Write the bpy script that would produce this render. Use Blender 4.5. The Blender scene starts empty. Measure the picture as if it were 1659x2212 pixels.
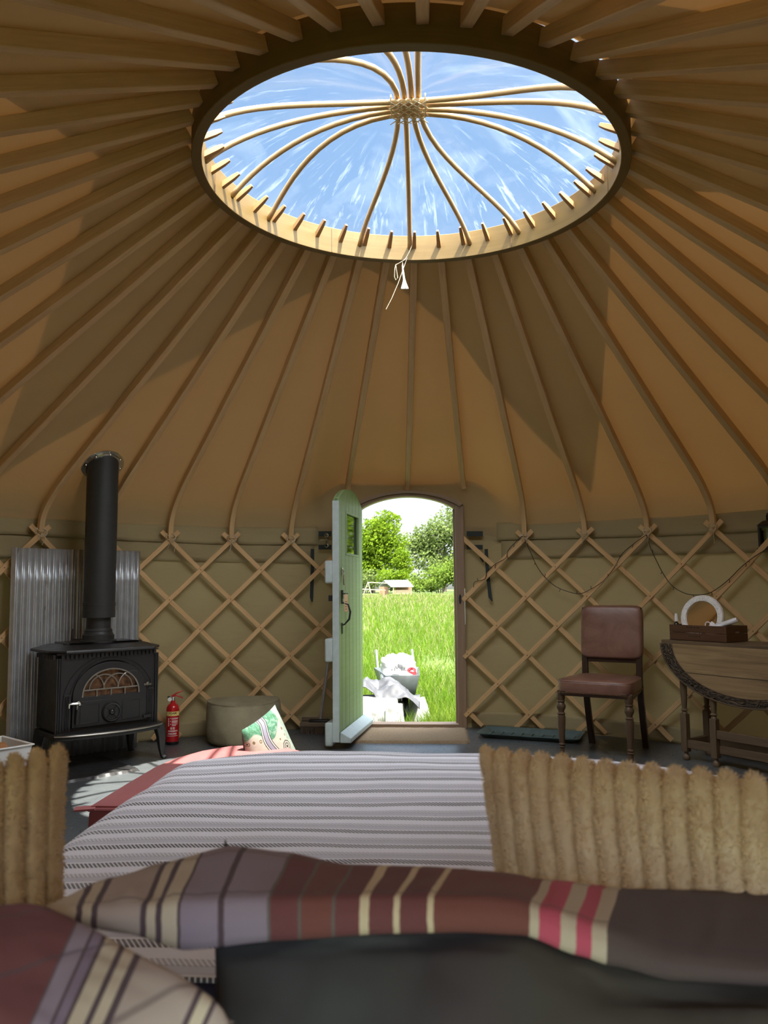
import bpy, math, random
from mathutils import Vector, Matrix, noise
random.seed(7)
V = Vector
PI = math.pi
S = bpy.context.scene
COL = S.collection
R3 = 3.0                 # radius of the round wall

# ------------------------------------------------------------------ camera
FPX, PITCH, YAW, ROLL = 1687.73, .0971, -.0616, -.0083
CAM = V((.1993, -3.1953, 1.076))
FH = V((math.sin(YAW), math.cos(YAW), 0)); RH = V((math.cos(YAW), -math.sin(YAW), 0)); ZZ = V((0, 0, 1))
FW = math.cos(PITCH)*FH + math.sin(PITCH)*ZZ
UPV = -math.sin(PITCH)*FH + math.cos(PITCH)*ZZ
RC = math.cos(ROLL)*RH + math.sin(ROLL)*UPV
UC = math.cos(ROLL)*UPV - math.sin(ROLL)*RH
cd = bpy.data.cameras.new('camera'); cam = bpy.data.objects.new('camera', cd); COL.objects.link(cam)
cd.sensor_fit = 'HORIZONTAL'; cd.sensor_width = 36; cd.lens = FPX*36/1659
cd.clip_start = .02; cd.clip_end = 400
M = Matrix((RC, UC, -FW)).transposed().to_4x4(); M.translation = CAM
cam.matrix_world = M
cd.dof.use_dof = True; cd.dof.focus_distance = 4.2; cd.dof.aperture_fstop = (cd.lens/1000)/.0034
S.camera = cam
def ray(x, y): return FW + RC*((x-829.5)/FPX) - UC*((y-1106)/FPX)
def PZ(x, y, z):
    d = ray(x, y); return CAM + d*((z-CAM.z)/d.z)
def PD(x, y, dist):
    d = ray(x, y); return CAM + d*(dist/d.dot(FH))
def PR(x, y, r):
    d = ray(x, y); a = d.x*d.x+d.y*d.y; b = CAM.x*d.x+CAM.y*d.y; c = CAM.x**2+CAM.y**2-r*r
    return CAM + d*((-b+math.sqrt(b*b-a*c))/a)

# ------------------------------------------------------------------ meshes
class MB:
    def __init__(s): s.v = []; s.f = []; s.u = []; s.m = []; s.mi = 0
    def face(s, idx, uv=None):
        s.f.append(idx); s.u.append(uv or [(0, 0)]*len(idx)); s.m.append(s.mi)
    def add(s, pts): n = len(s.v); s.v += [V(p) for p in pts]; return n
    def box(s, c, d, rot=None):
        a, b, e = d[0]/2, d[1]/2, d[2]/2; c = V(c)
        L = [V((x*a, y*b, z*e)) for x in (-1, 1) for y in (-1, 1) for z in (-1, 1)]
        n = s.add([c + (rot @ p if rot else p) for p in L])
        ax = max(range(3), key=lambda i: d[i])
        for q in ((0, 1, 3, 2), (4, 6, 7, 5), (0, 4, 5, 1), (2, 3, 7, 6), (0, 2, 6, 4), (1, 5, 7, 3)):
            o = (ax+1) % 3; w = (ax+2) % 3
            s.face([n+i for i in q], [(L[i][ax]+c.x*.37, L[i][o]+L[i][w]+c.z*.7+c.x*.3) for i in q])
        return s
    def bar(s, p, q, w, h, up=ZZ):
        p, q = V(p), V(q); x = (q-p); l = x.length; x.normalize(); y = V(up).cross(x)
        if y.length < 1e-4: y = V((0, 1, 0)).cross(x)
        y.normalize(); z = x.cross(y)
        return s.box((p+q)/2, (l, w, h), Matrix((x, y, z)).transposed())
    def sweep(s, path, prof, ups=None, closed=False, caps=True, u0=0):
        path = [V(p) for p in path]; n = len(path); rings = []; L = 0; ls = []
        t0 = (path[1]-path[0]).normalized()
        up = V(ups[0]) if ups else (V((0, 0, 1)) if abs(t0.z) < .9 else V((0, 1, 0)))
        for i, p in enumerate(path):
            if closed: t = (path[(i+1) % n]-path[i-1])
            else: t = path[min(i+1, n-1)]-path[max(i-1, 0)]
            t.normalize()
            if ups: up = V(ups[i])
            sd = t.cross(up)
            if sd.length < 1e-6: sd = t.orthogonal()
            sd.normalize(); up = sd.cross(t).normalized()
            pr = prof(i) if callable(prof) else prof
            rings.append(s.add([p + sd*a + up*b for a, b in pr])); k = len(pr)
            if i: L += (path[i]-path[i-1]).length
            ls.append(L)
        per = [0]; pr = prof(0) if callable(prof) else prof
        for j in range(k): per.append(per[-1]+math.dist(pr[j], pr[(j+1) % k]))
        for i in range(n if closed else n-1):
            a, b = rings[i], rings[(i+1) % n]; la = ls[i]; lb = ls[i+1] if i+1 < n else L + (path[0]-path[-1]).length
            for j in range(k):
                j2 = (j+1) % k
                s.face([a+j, a+j2, b+j2, b+j], [(la+u0, per[j]+u0), (la+u0, per[j+1]+u0), (lb+u0, per[j+1]+u0), (lb+u0, per[j]+u0)])
        if caps and not closed:
            s.face([rings[0]+j for j in range(k)][::-1], [(c[0], c[1]) for c in pr][::-1]); s.face([rings[-1]+j for j in range(k)], [(c[0], c[1]) for c in pr])
        return s
    def tube(s, path, r, n=8, closed=False, ups=None):
        f = (lambda i: [((r[i] if isinstance(r, (list, tuple)) else r)*math.cos(2*PI*j/n), (r[i] if isinstance(r, (list, tuple)) else r)*math.sin(2*PI*j/n)) for j in range(n)])
        return s.sweep(path, f, ups, closed)
    def lathe(s, prof, n=24, M=None, caps=True):
        M = M or Matrix(); rings = []
        for r, z in prof: rings.append(s.add([M @ V((r*math.cos(2*PI*j/n), r*math.sin(2*PI*j/n), z)) for j in range(n)]))
        for i in range(len(prof)-1):
            a, b = rings[i], rings[i+1]
            for j in range(n):
                j2 = (j+1) % n
                s.face([a+j, a+j2, b+j2, b+j], [(prof[i][1], j*.01), (prof[i][1], j*.01+.01), (prof[i+1][1], j*.01+.01), (prof[i+1][1], j*.01)])
        if caps:
            if prof[0][0] > 1e-5: s.face([rings[0]+j for j in range(n)][::-1])
            if prof[-1][0] > 1e-5: s.face([rings[-1]+j for j in range(n)])
        return s
    def prism(s, poly, z0, z1, M=None):
        M = M or Matrix(); n = len(poly)
        a = s.add([M @ V((x, y, z0)) for x, y in poly]); b = s.add([M @ V((x, y, z1)) for x, y in poly])
        s.face([a+i for i in range(n)][::-1], [poly[i] for i in range(n)][::-1]); s.face([b+i for i in range(n)], list(poly))
        for i in range(n):
            j = (i+1) % n; s.face([a+i, a+j, b+j, b+i], [(poly[i][0], poly[i][1]), poly[j], (poly[j][0], poly[j][1]+z1-z0), (poly[i][0], poly[i][1]+z1-z0)])
        return s
    def grid(s, fn, nu, nv, wu=False, flip=False):
        n = len(s.v)
        for i in range(nu if wu else nu+1):
            for j in range(nv+1): s.v.append(V(fn(i/nu, j/nv)))
        for i in range(nu):
            i2 = (i+1) % nu if wu else i+1
            for j in range(nv):
                q = [n+i*(nv+1)+j, n+i2*(nv+1)+j, n+i2*(nv+1)+j+1, n+i*(nv+1)+j+1]
                uv = [(i/nu, j/nv), ((i+1)/nu, j/nv), ((i+1)/nu, (j+1)/nv), (i/nu, (j+1)/nv)]
                s.face(q[::-1] if flip else q, uv[::-1] if flip else uv)
        return s
    def ball(s, c, r, n=12, sq=1.0):
        pr = [(r*math.sin(PI*i/n)+1e-6, -r*sq*math.cos(PI*i/n)) for i in range(n+1)]
        return s.lathe(pr, 2*n, Matrix.Translation(V(c)), caps=False)
    def build(s, name, mats, parent=None, origin=(0, 0, 0), ang=.7, bevel=0, sub=0, solid=0, rot=0):
        me = bpy.data.meshes.new(name); o3 = V(origin)
        me.from_pydata([tuple(p-o3) for p in s.v], [], s.f)
        uvl = me.uv_layers.new(name='UVMap'); flat = [c for fu in s.u for uv in fu for c in uv]
        uvl.data.foreach_set('uv', flat)
        for m in (mats if isinstance(mats, (list, tuple)) else [mats]): me.materials.append(m)
        me.polygons.foreach_set('material_index', s.m)
        me.polygons.foreach_set('use_smooth', [True]*len(me.polygons))
        me.update()
        if ang < 3: me.set_sharp_from_angle(angle=ang)
        o = bpy.data.objects.new(name, me); COL.objects.link(o)
        if parent: o.parent = parent
        else: o.location = o3
        if bevel:
            b = o.modifiers.new('bevel', 'BEVEL'); b.width = bevel; b.segments = 2; b.limit_method = 'ANGLE'; b.angle_limit = .6; b.harden_normals = False
        if solid:
            b = o.modifiers.new('thick', 'SOLIDIFY'); b.thickness = solid; b.offset = 0
        if sub:
            b = o.modifiers.new('sub', 'SUBSURF'); b.levels = sub; b.render_levels = sub
        return o

def tag(o, label=None, cat=None, group=None, kind=None):
    if label: o['label'] = label
    if cat: o['category'] = cat
    if group: o['group'] = group
    if kind: o['kind'] = kind
    return o
def thing(name, loc, label, cat, rz=0, group=None):
    o = bpy.data.objects.new(name, None); COL.objects.link(o); o.location = loc; o.rotation_euler = (0, 0, rz); o.empty_display_size = .05
    return tag(o, label, cat, group)
def structure(o): o['kind'] = 'structure'; return o
def lerp(a, b, t): return a+(b-a)*t
def interp(tab, x):
    if x <= tab[0][0]: return tab[0][1]
    for (x0, y0), (x1, y1) in zip(tab, tab[1:]):
        if x <= x1:
            t = (x-x0)/(x1-x0); t = t*t*(3-2*t)*.5+t*.5
            return y0+(y1-y0)*t
    return tab[-1][1]
def rotz(a): return Matrix.Rotation(a, 4, 'Z')
def fbm(p, o=4):
    s = 0; a = 1
    for i in range(o): s += a*noise.noise(p*(2**i)); a *= .5
    return s

# ------------------------------------------------------------------ materials
class NT:
    def __init__(s, name):
        s.m = bpy.data.materials.new(name); s.m.use_nodes = True; s.t = s.m.node_tree; s.t.nodes.clear()
        s.out = s.t.nodes.new('ShaderNodeOutputMaterial')
    def n(s, typ, ins={}, **props):
        nd = s.t.nodes.new(typ)
        for k, v in props.items(): setattr(nd, k, v)
        for k, v in ins.items(): s.set(nd.inputs[k], v)
        return nd
    def set(s, sock, v):
        if isinstance(v, bpy.types.NodeSocket): s.t.links.new(v, sock)
        elif isinstance(v, bpy.types.Node): s.t.links.new(v.outputs[0], sock)
        else:
            if sock.type == 'RGBA' and len(v) == 3: v = (*v, 1)
            sock.default_value = v
    def coord(s, kind='Object', scale=(1, 1, 1), rot=(0, 0, 0)):
        tc = s.n('ShaderNodeTexCoord'); mp = s.n('ShaderNodeMapping', {'Vector': tc.outputs[kind], 'Scale': scale, 'Rotation': rot}); return mp.outputs[0]
    def noise(s, vec, scale=5, detail=4, rough=.6, dist=0):
        return s.n('ShaderNodeTexNoise', {'Vector': vec, 'Scale': scale, 'Detail': detail, 'Roughness': rough, 'Distortion': dist}).outputs[0]
    def ramp(s, fac, stops, interp='LINEAR'):
        r = s.n('ShaderNodeValToRGB', {'Fac': fac}); cr = r.color_ramp; cr.interpolation = interp
        while len(cr.elements) > 1: cr.elements.remove(cr.elements[-1])
        for i, (p, c) in enumerate(stops):
            e = cr.elements[0] if i == 0 else cr.elements.new(p)
            e.position = p; e.color = (*c, 1) if len(c) == 3 else c
        return r.outputs[0]
    def math(s, op, a, b=0, c=0):
        nd = s.n('ShaderNodeMath', operation=op); s.set(nd.inputs[0], a); s.set(nd.inputs[1], b); s.set(nd.inputs[2], c); return nd.outputs[0]
    def mix(s, f, a, b, typ='MIX'):
        nd = s.n('ShaderNodeMix', data_type='RGBA', blend_type=typ); s.set(nd.inputs[0], f); s.set(nd.inputs[6], a); s.set(nd.inputs[7], b); return nd.outputs[2]
    def bump(s, h, st=.3, dist=.01): return s.n('ShaderNodeBump', {'Height': h, 'Strength': st, 'Distance': dist}).outputs[0]
    def bsdf(s, **k):
        ins = {}
        for a, b in k.items(): ins[a.replace('_', ' ')] = b
        return s.n('ShaderNodeBsdfPrincipled', ins)
    def done(s, sh): s.set(s.out.inputs[0], sh.outputs[0] if isinstance(sh, bpy.types.Node) else sh); return s.m
def srgb(r, g, b): return tuple(((c/255)/12.92 if c/255 <= .04045 else ((c/255+.055)/1.055)**2.4) for c in (r, g, b))
def plain(name, col, rough=.5, metal=0, var=.15, scale=20, bump=.0, bscale=60, spec=.5, sheen=0, coat=0):
    t = NT(name); c = t.coord('Object'); n = t.noise(c, scale)
    d = tuple(x*(1-var) for x in col); l = tuple(min(1, x*(1+var)) for x in col)
    k = dict(Base_Color=t.ramp(n, [(.3, d), (.7, l)]), Roughness=rough, Metallic=metal)
    p = t.bsdf(**k); t.set(p.inputs['Specular IOR Level'], spec)
    if sheen: t.set(p.inputs['Sheen Weight'], sheen)
    if coat: t.set(p.inputs['Coat Weight'], coat)
    if bump: t.set(p.inputs['Normal'], t.bump(t.noise(c, bscale, 3), bump, .004))
    return t.done(p)
def wood(name, lo, hi, rough=.55, scale=1.0, bump=.15, spec=.4):
    t = NT(name); c = t.coord('UV', (3*scale, 60*scale, 1)); n = t.noise(c, 1.3, 5, .65, .6)
    c2 = t.coord('UV', (.8*scale, 6*scale, 1)); n2 = t.noise(c2, 2.0, 3)
    col = t.mix(.35, t.ramp(n, [(.28, lo), (.5, tuple((a+b)/2 for a, b in zip(lo, hi))), (.72, hi)]), t.ramp(n2, [(.3, lo), (.7, hi)]))
    p = t.bsdf(Base_Color=col, Roughness=rough); t.set(p.inputs['Specular IOR Level'], spec)
    t.set(p.inputs['Normal'], t.bump(n, bump, .003)); return t.done(p)
# ------------------------------------------------------------------ canvas, floor, timber materials
def canvas_mat(name, dif, tr, trw=.5):
    t = NT(name); c = t.coord('Object'); n = t.noise(c, 1.3, 5, .6); w = t.noise(t.coord('Object', (1, 1, 3)), 3.5, 4, .55, .4)
    d = t.n('ShaderNodeBsdfDiffuse', {'Color': t.mix(t.math('MULTIPLY', n, .5), dif, tuple(x*.72 for x in dif))})
    tl = t.n('ShaderNodeBsdfTranslucent', {'Color': t.mix(n, tr, tuple(x*.8 for x in tr))})
    nb = t.bump(w, .25, .03); t.set(d.inputs['Normal'], nb)
    a = t.n('ShaderNodeAddShader'); t.set(a.inputs[0], d); t.set(a.inputs[1], tl)
    return t.done(a)
M_ROOF = canvas_mat('roof canvas', (.36, .275, .15), (.0108, .0049, .0013))
M_COVER = canvas_mat('crown cover canvas', (.25, .22, .15), (.42, .45, .42))
M_WALL = canvas_mat('wall canvas', (.37, .30, .165), (.016, .0105, .004))
M_FLAP = canvas_mat('valance canvas', (.37, .30, .165), (.016, .0105, .004))
M_ASH = wood('ash poles', (.40, .25, .11), (.58, .39, .19), .55, 1)
M_RAFT = wood('rafter ash', (.46, .29, .13), (.66, .45, .23), .55, 1)
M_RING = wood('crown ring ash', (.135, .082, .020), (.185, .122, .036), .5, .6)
M_PEG = wood('peg wood', (.27, .14, .05), (.40, .22, .085), .55, 1)
def floor_mat():
    t = NT('painted floor'); c = t.coord('Object'); n = t.noise(c, 3, 6, .65); n2 = t.noise(c, 40, 3)
    col = t.ramp(n, [(.3, (.062, .072, .080)), (.7, (.115, .128, .138))])
    br = t.n('ShaderNodeTexBrick', {'Vector': t.coord('Object', (1, 1, 1), (0, 0, .45)), 'Color1': (1, 1, 1, 1), 'Color2': (.86, .86, .86, 1), 'Mortar': (.25, .25, .25, 1), 'Scale': 1.0, 'Mortar Size': .0035, 'Brick Width': 2.44, 'Row Height': 1.22})
    col = t.mix(1.0, col, br.outputs[0], 'MULTIPLY')
    p = t.bsdf(Base_Color=col, Roughness=t.ramp(n2, [(.3, (.26,)*3), (.75, (.42,)*3)])); t.set(p.inputs['Normal'], t.bump(n2, .05, .004)); t.set(p.inputs['Specular IOR Level'], .6)
    return t.done(p)

# ------------------------------------------------------------------ roof geometry
RCX, RCY, RR, RZ = .121, .0775, .93, 2.843
def ringp(t, r, dz): return V((RCX + r*math.sin(t), RCY + r*math.cos(t), RZ + .0351*r*math.cos(t) - .0271*r*math.sin(t) + dz))
def oval(t, r):
    y = r*math.cos(t)
    return V((r*math.sin(t), y if y > 0 else y*1.22, 0))
def lift(t):
    t = abs((t+PI) % (2*PI)-PI); x = (t-.165)/.135
    return 1 if x <= 0 else 0 if x >= 1 else 1-x*x*(3-2*x)
def wrap(t): return (t+PI) % (2*PI)-PI
BEND = {}
def profile(t, off, s):
    """point on the roof at angle t: s 0..1 from crown to bend, 1..2 the bent foot; off = distance outside the rafter centre line"""
    w = lift(t); A = ringp(t, RR+.012, .088 + off)
    B = oval(t, lerp(2.93+off*.9, 2.965+off*.6, w)); B.z = lerp(1.665, 1.885, w) + off
    d = (B-A); q = V((d.x, d.y, 0)).normalized()
    if s <= 1: return A + d*s
    C = oval(t, lerp(2.965+off, 2.975+off, w)); C.z = lerp(1.455, 1.83, w)
    return B.lerp(C, s-1)
def smooth_profile(t, off, n=14):
    """polyline with the eave bend rounded"""
    A, B, C = profile(t, off, 0), profile(t, off, 1), profile(t, off, 2)
    w = lift(t); k1 = .84 if w < .5 else .97
    P1 = A.lerp(B, k1); P2 = B.lerp(C, .62)
    pts = [A.lerp(P1, i/7) for i in range(8)]
    for i in range(1, n-7):
        u = i/(n-7); pts.append(P1*(1-u)**2 + B*2*u*(1-u) + P2*u*u)
    pts += [P2, C]; return pts
DT = .1547
ANG = {0: 0.0}
for k in range(1, 13): ANG[k] = k*DT; ANG[-k] = -k*DT
gap = (2*PI-24*DT)/17
for i in range(1, 17): ANG[12+i] = 12*DT + i*gap

# ceiling canvas
mb = MB()
NA = 328
def ceil_pt(u, v):
    t = u*2*PI; pts = CP[round(u*NA) % NA]; x = v*(len(pts)-1); i = min(int(x), len(pts)-2); p = pts[i].lerp(pts[i+1], x-i)
    sag = .012*math.sin(PI*min(1, v*1.1))*abs(math.sin(PI*t/DT)) if v < .9 else 0
    n = fbm(p*1.7, 3)*.008
    return p - V((p.x, p.y, 0)).normalized()*sag*.4 - V((0, 0, sag)) + V((0, 0, n if 0 < v < .95 else 0))
CP = {}
for i in range(NA):
    t = i/NA*2*PI; L = smooth_profile(t, .034); L[0] = ringp(t, RR-.004, .1435 + .016*max(0, 1-((wrap(t)-2.15)/.5)**2)); L[1] = L[1] + V((0, 0, .006))
    at = abs(wrap(t)); nl = len(L)
    for j in range(8, nl):
        f = (j-7)/(nl-8); L[j] = L[j] + V((math.sin(t), math.cos(t), 0))*(.05*f)
    if at > .150:      # beside the door the canvas drops to the eaves, over it it stops at the head
        for j in range(nl-4, nl): L[j].z = lerp(L[nl-5].z, 1.42, (j-nl+5)/4)
    else:
        xx = 3*math.sin(t); za = 1.728 + .112*max(0, 1-((xx-.006)/.46)**2)**.85
        for j in range(nl-3, nl): f = (j-nl+4)/3; L[j] = L[j].lerp(V((xx, 2.985, za)), f)
    CP[i] = L
mb.grid(ceil_pt, NA, 24, wu=True)
structure(mb.build('ceiling', M_ROOF, ang=3.2))

# crown cover: a second canvas lying on the roof round the crown, with four pointed tails
def tail_r(t):
    f = abs(((t-.50+PI/4) % (PI/2))-PI/4); ax, bx, by = 2.88, .80, .80
    return ax*by/(math.cos(f)*by - math.sin(f)*(bx-ax))
mb = MB()
def cover(u, v):
    t = u*2*PI; A, Bq = profile(t, .052, 0), profile(t, .052, 1); rA, rB = math.hypot(A.x, A.y), math.hypot(Bq.x, Bq.y)
    r = lerp(rA+.02, max(rA+.1, tail_r(t)), v); p = A.lerp(Bq, (r-rA)/(rB-rA)); p.z += .004*math.sin(t*30)*math.sin(PI*v) + .004
    return p
mb.grid(cover, 240, 12, wu=True)
structure(mb.build('trim_7', M_COVER, ang=3.2))

# wall canvas (a tube with the doorway left open), oval behind the camera
mb = MB(); DOOR_T = .146
def wall_pt(u, v):
    t = DOOR_T + u*(2*PI-2*DOOR_T); z = v*1.56
    r = 3.045 + .006*fbm(V((t*4, z*3, 0)), 3)
    if z < .16: r += .018*math.sin(t*23 + 2*math.sin(t*7))*(1-z/.16)
    p = oval(t, r); p.z = z; return p
mb.grid(wall_pt, 220, 24)
def cut(f):      # unseen clear vinyl window added behind the camera to light the pillows
    c = sum((mb.v[i] for i in f), V())/4; return c.y < -3 and abs(c.x) < 1.0 and .52 < c.z < 1.36
keep = [i for i, f in enumerate(mb.f) if not cut(f)]; gone = [i for i, f in enumerate(mb.f) if cut(f)]
pane = MB(); pane.v = list(mb.v); pane.f = [mb.f[i] for i in gone]; pane.u = [mb.u[i] for i in gone]; pane.m = [0]*len(gone)
used = sorted({i for f in pane.f for i in f}); ix = {a: b for b, a in enumerate(used)}; pane.v = [pane.v[i] for i in used]; pane.f = [[ix[i] for i in f] for f in pane.f]
mb.f = [mb.f[i] for i in keep]; mb.u = [mb.u[i] for i in keep]; mb.m = [0]*len(keep)
structure(mb.build('wall_round', M_WALL, ang=3.2))
t = NT('fill window vinyl'); tr = t.n('ShaderNodeBsdfTransparent', {'Color': (.95, .96, .97, 1)}); gl = t.n('ShaderNodeBsdfGlossy', {'Roughness': .1}); mx = t.n('ShaderNodeMixShader', {0: .05}); t.set(mx.inputs[1], tr); t.set(mx.inputs[2], gl)
structure(pane.build('fill_window_1', t.done(mx), ang=3.2))
# valance flaps at the eaves, left and right of the door
def band(t0, t1, za, zb, r0, name, wav=.004):
    m = MB()
    def f(u, v):
        t = lerp(t0, t1, u); z = lerp(za, zb, v) + .010*math.sin(t*5+za*9)*(0 if name == 'x' else 1) + .004*noise.noise(V((t*9, za*7, v)))
        p = oval(t, r0 + wav*fbm(V((t*6, z*6, r0)), 3) + (.006*(1-v))); p.z = z; return p
    m.grid(f, 90, 5); return structure(m.build(name, M_FLAP, ang=3.2, solid=.003))
band(.245, 2.2, 1.285, 1.445, 3.026, 'trim_1'); band(-.245, -2.2, 1.285, 1.445, 3.026, 'trim_2')
band(.235, 2.2, 1.43, 1.565, 3.008, 'trim_3'); band(-.235, -2.2, 1.43, 1.565, 3.008, 'trim_4')
band(.16, 2.2, 0.0, .115, 3.024, 'trim_5', .012); band(-.16, -2.2, 0.0, .115, 3.024, 'trim_6', .012)
# floor
mb = MB(); n = 96
mb.prism([tuple(oval(i/n*2*PI, 3.06)[:2]) for i in range(n)][::-1], -.06, 0)
structure(mb.build('floor', floor_mat(), ang=.5))

# ------------------------------------------------------------------ rafters
ORD = ['first', 'second', 'third', 'fourth', 'fifth', 'sixth', 'seventh', 'eighth', 'ninth', 'tenth', 'eleventh', 'twelfth', 'thirteenth', 'fourteenth', 'fifteenth', 'sixteenth', 'seventeenth', 'eighteenth', 'nineteenth', 'twentieth']
for k, t in sorted(ANG.items(), key=lambda q: wrap(q[1])):
    pts = smooth_profile(t, 0); tr = random.Random(k)
    if lift(t) > .5: pts = pts[:-1]
    tt = wrap(t); n = len(pts); side = V((math.cos(t), -math.sin(t), 0))*(.004*tr.uniform(-1, 1))
    pts = [p + side*math.sin(PI*i/(n-1))*3 for i, p in enumerate(pts)]
    def prof(i, n=n):
        f = i/(n-1); w = lerp(.021, .0185, f); h = lerp(.027, .0165, min(1, f*1.1))
        return [(-w, -h), (w, -h), (w, h), (-w, h)]
    mb = MB(); mb.sweep(pts, prof, u0=tr.random()*9)
    lo = pts[-1]
    ra = mb.build('roof_rafter', M_RAFT, origin=lo, ang=.5, bevel=.003)
    i = round(tt/DT)
    if i == 0: lab = 'pale bent wooden roof rafter ending above the middle of the doorway arch'
    elif abs(i) <= 12:
        lab = f"pale bent wooden roof rafter, {ORD[abs(i)-1]} to the {'right' if i > 0 else 'left'} of the one above the doorway"
    else:
        j = round((PI-abs(tt))/gap)
        lab = 'straight wooden rafter overhead, pointing at the crown from the middle of the top edge' if j == 0 else f"straight wooden rafter overhead, {ORD[j-1]} to the {'right' if tt > 0 else 'left'} of the topmost middle one"
    tag(ra, lab, 'rafter', 'roof rafters')

# ------------------------------------------------------------------ crown ring, pegs, bowed bars, plastic dome
crown = thing('skylight', ringp(0, 0, 0), 'large round wooden crown ring with bowed bars under a clear dome, open to the sky', 'skylight')
CO = V(crown.location)
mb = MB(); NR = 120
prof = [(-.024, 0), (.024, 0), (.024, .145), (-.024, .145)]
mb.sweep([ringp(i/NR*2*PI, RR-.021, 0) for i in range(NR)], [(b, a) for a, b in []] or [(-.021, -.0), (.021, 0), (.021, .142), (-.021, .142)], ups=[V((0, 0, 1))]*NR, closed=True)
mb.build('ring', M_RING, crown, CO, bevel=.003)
M_LAP = plain('joint line', (.16, .09, .04))
for a in (.62, -.52, 2.2, -2.3, 1.45, -1.5, 3.0):   # lap joints of the laminated hoop
    mb = MB(); mb.box(ringp(a, RR-.0435, .07), (.004, .003, .13), Matrix.Rotation(-a, 3, 'Z')); mb.build('lap_joint', M_LAP, crown, CO)
for k, t in ANG.items():
    m = MB(); q = profile(t, 0, 0); d = (profile(t, 0, 0)-profile(t, 0, 1)).normalized()
    a = ringp(t, RR-.03, .075); b = a + d*.108; sd = V((math.cos(t), -math.sin(t), 0))
    w = .0115
    m.sweep([a, a.lerp(b, .7), b], lambda i: [(-w*(1, .8, .55)[i], -.013*(1, .9, .6)[i]), (w*(1, .8, .55)[i], -.013*(1, .9, .6)[i]), (w*(1, .8, .55)[i], .013*(1, .9, .6)[i]), (-w*(1, .8, .55)[i], .013*(1, .9, .6)[i])])
    m.build('peg', M_PEG, crown, CO, bevel=.002)
HZ = 3.205
def ring_ang(px, py):
    best = min(range(720), key=lambda i: (lambda P: (P[0]-px)**2+(P[1]-py)**2)(proj(ringp(i*PI/360, RR-.045, .075))))
    return best*PI/360
def proj(P):
    q = P-CAM; D = q.dot(FW); return (829.5+FPX*q.dot(RC)/D, 1106-FPX*q.dot(UC)/D)
hub = V((RCX, RCY, HZ))
LR = [((455, 272), (1300, 196)), ((470, 338), (1322, 252)), ((505, 418), (1335, 350)), ((583, 470), (1285, 412))]
NF = [((545, 190), (778, 520)), ((745, 112), (885, 528)), ((850, 101), (1013, 518)), ((912, 103), (1118, 496))]
def bow(pa, pb, off, axis, z):
    a, b = ringp(ring_ang(*pa), RR-.04, .07), ringp(ring_ang(*pb), RR-.04, .07)
    h = hub + off; h.z = z; out = []
    for p, sg in ((a, -1), (b, 1)):
        ax = axis*sg
        c1 = p.lerp(V((RCX, RCY, p.z)), .16) + V((0, 0, .135)); c2 = h + ax*.42 + V((0, 0, -.002))
        seg = []
        for i in range(15):
            u = i/14; seg.append(p*(1-u)**3 + c1*3*u*(1-u)**2 + c2*3*u*u*(1-u) + h*u**3)
        out.append(seg)
    return out[0] + out[1][::-1][1:]
for i, (a, b) in enumerate(LR):
    m = MB(); m.tube(bow(a, b, V((0, (i-1.5)*.030, 0)), V((1, 0, 0)), HZ-.012), .0125, 10); m.build('bowed_bar', M_ASH, crown, CO, ang=3.2)
for i, (a, b) in enumerate(NF):
    m = MB(); m.tube(bow(a, b, V(((i-1.5)*.030, 0, 0)), V((0, 1, 0)), HZ+.014), .0125, 10); m.build('bowed_bar', M_ASH, crown, CO, ang=3.2)
M_TWINE = plain('twine', (.55, .47, .33), .8)
m = MB()
for dx in (-.055, -.02, .02, .055):
    for dy in (-.055, .0, .055):
        m.tube([hub+V((dx-.03, dy-.03, -.033)), hub+V((dx+.03, dy+.03, -.033))], .0022, 5)
        m.tube([hub+V((dx+.03, dy-.03, -.036)), hub+V((dx-.03, dy+.03, -.034))], .0022, 5)
for sx in (-.075, .075): m.tube([hub+V((sx+.02*math.cos(a/8*2*PI)*0, .07*math.cos(a/16*2*PI), -.004+.032*math.sin(a/16*2*PI))) for a in range(16)], .003, 5, closed=True)
m.build('lashing', M_TWINE, crown, CO)
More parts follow.
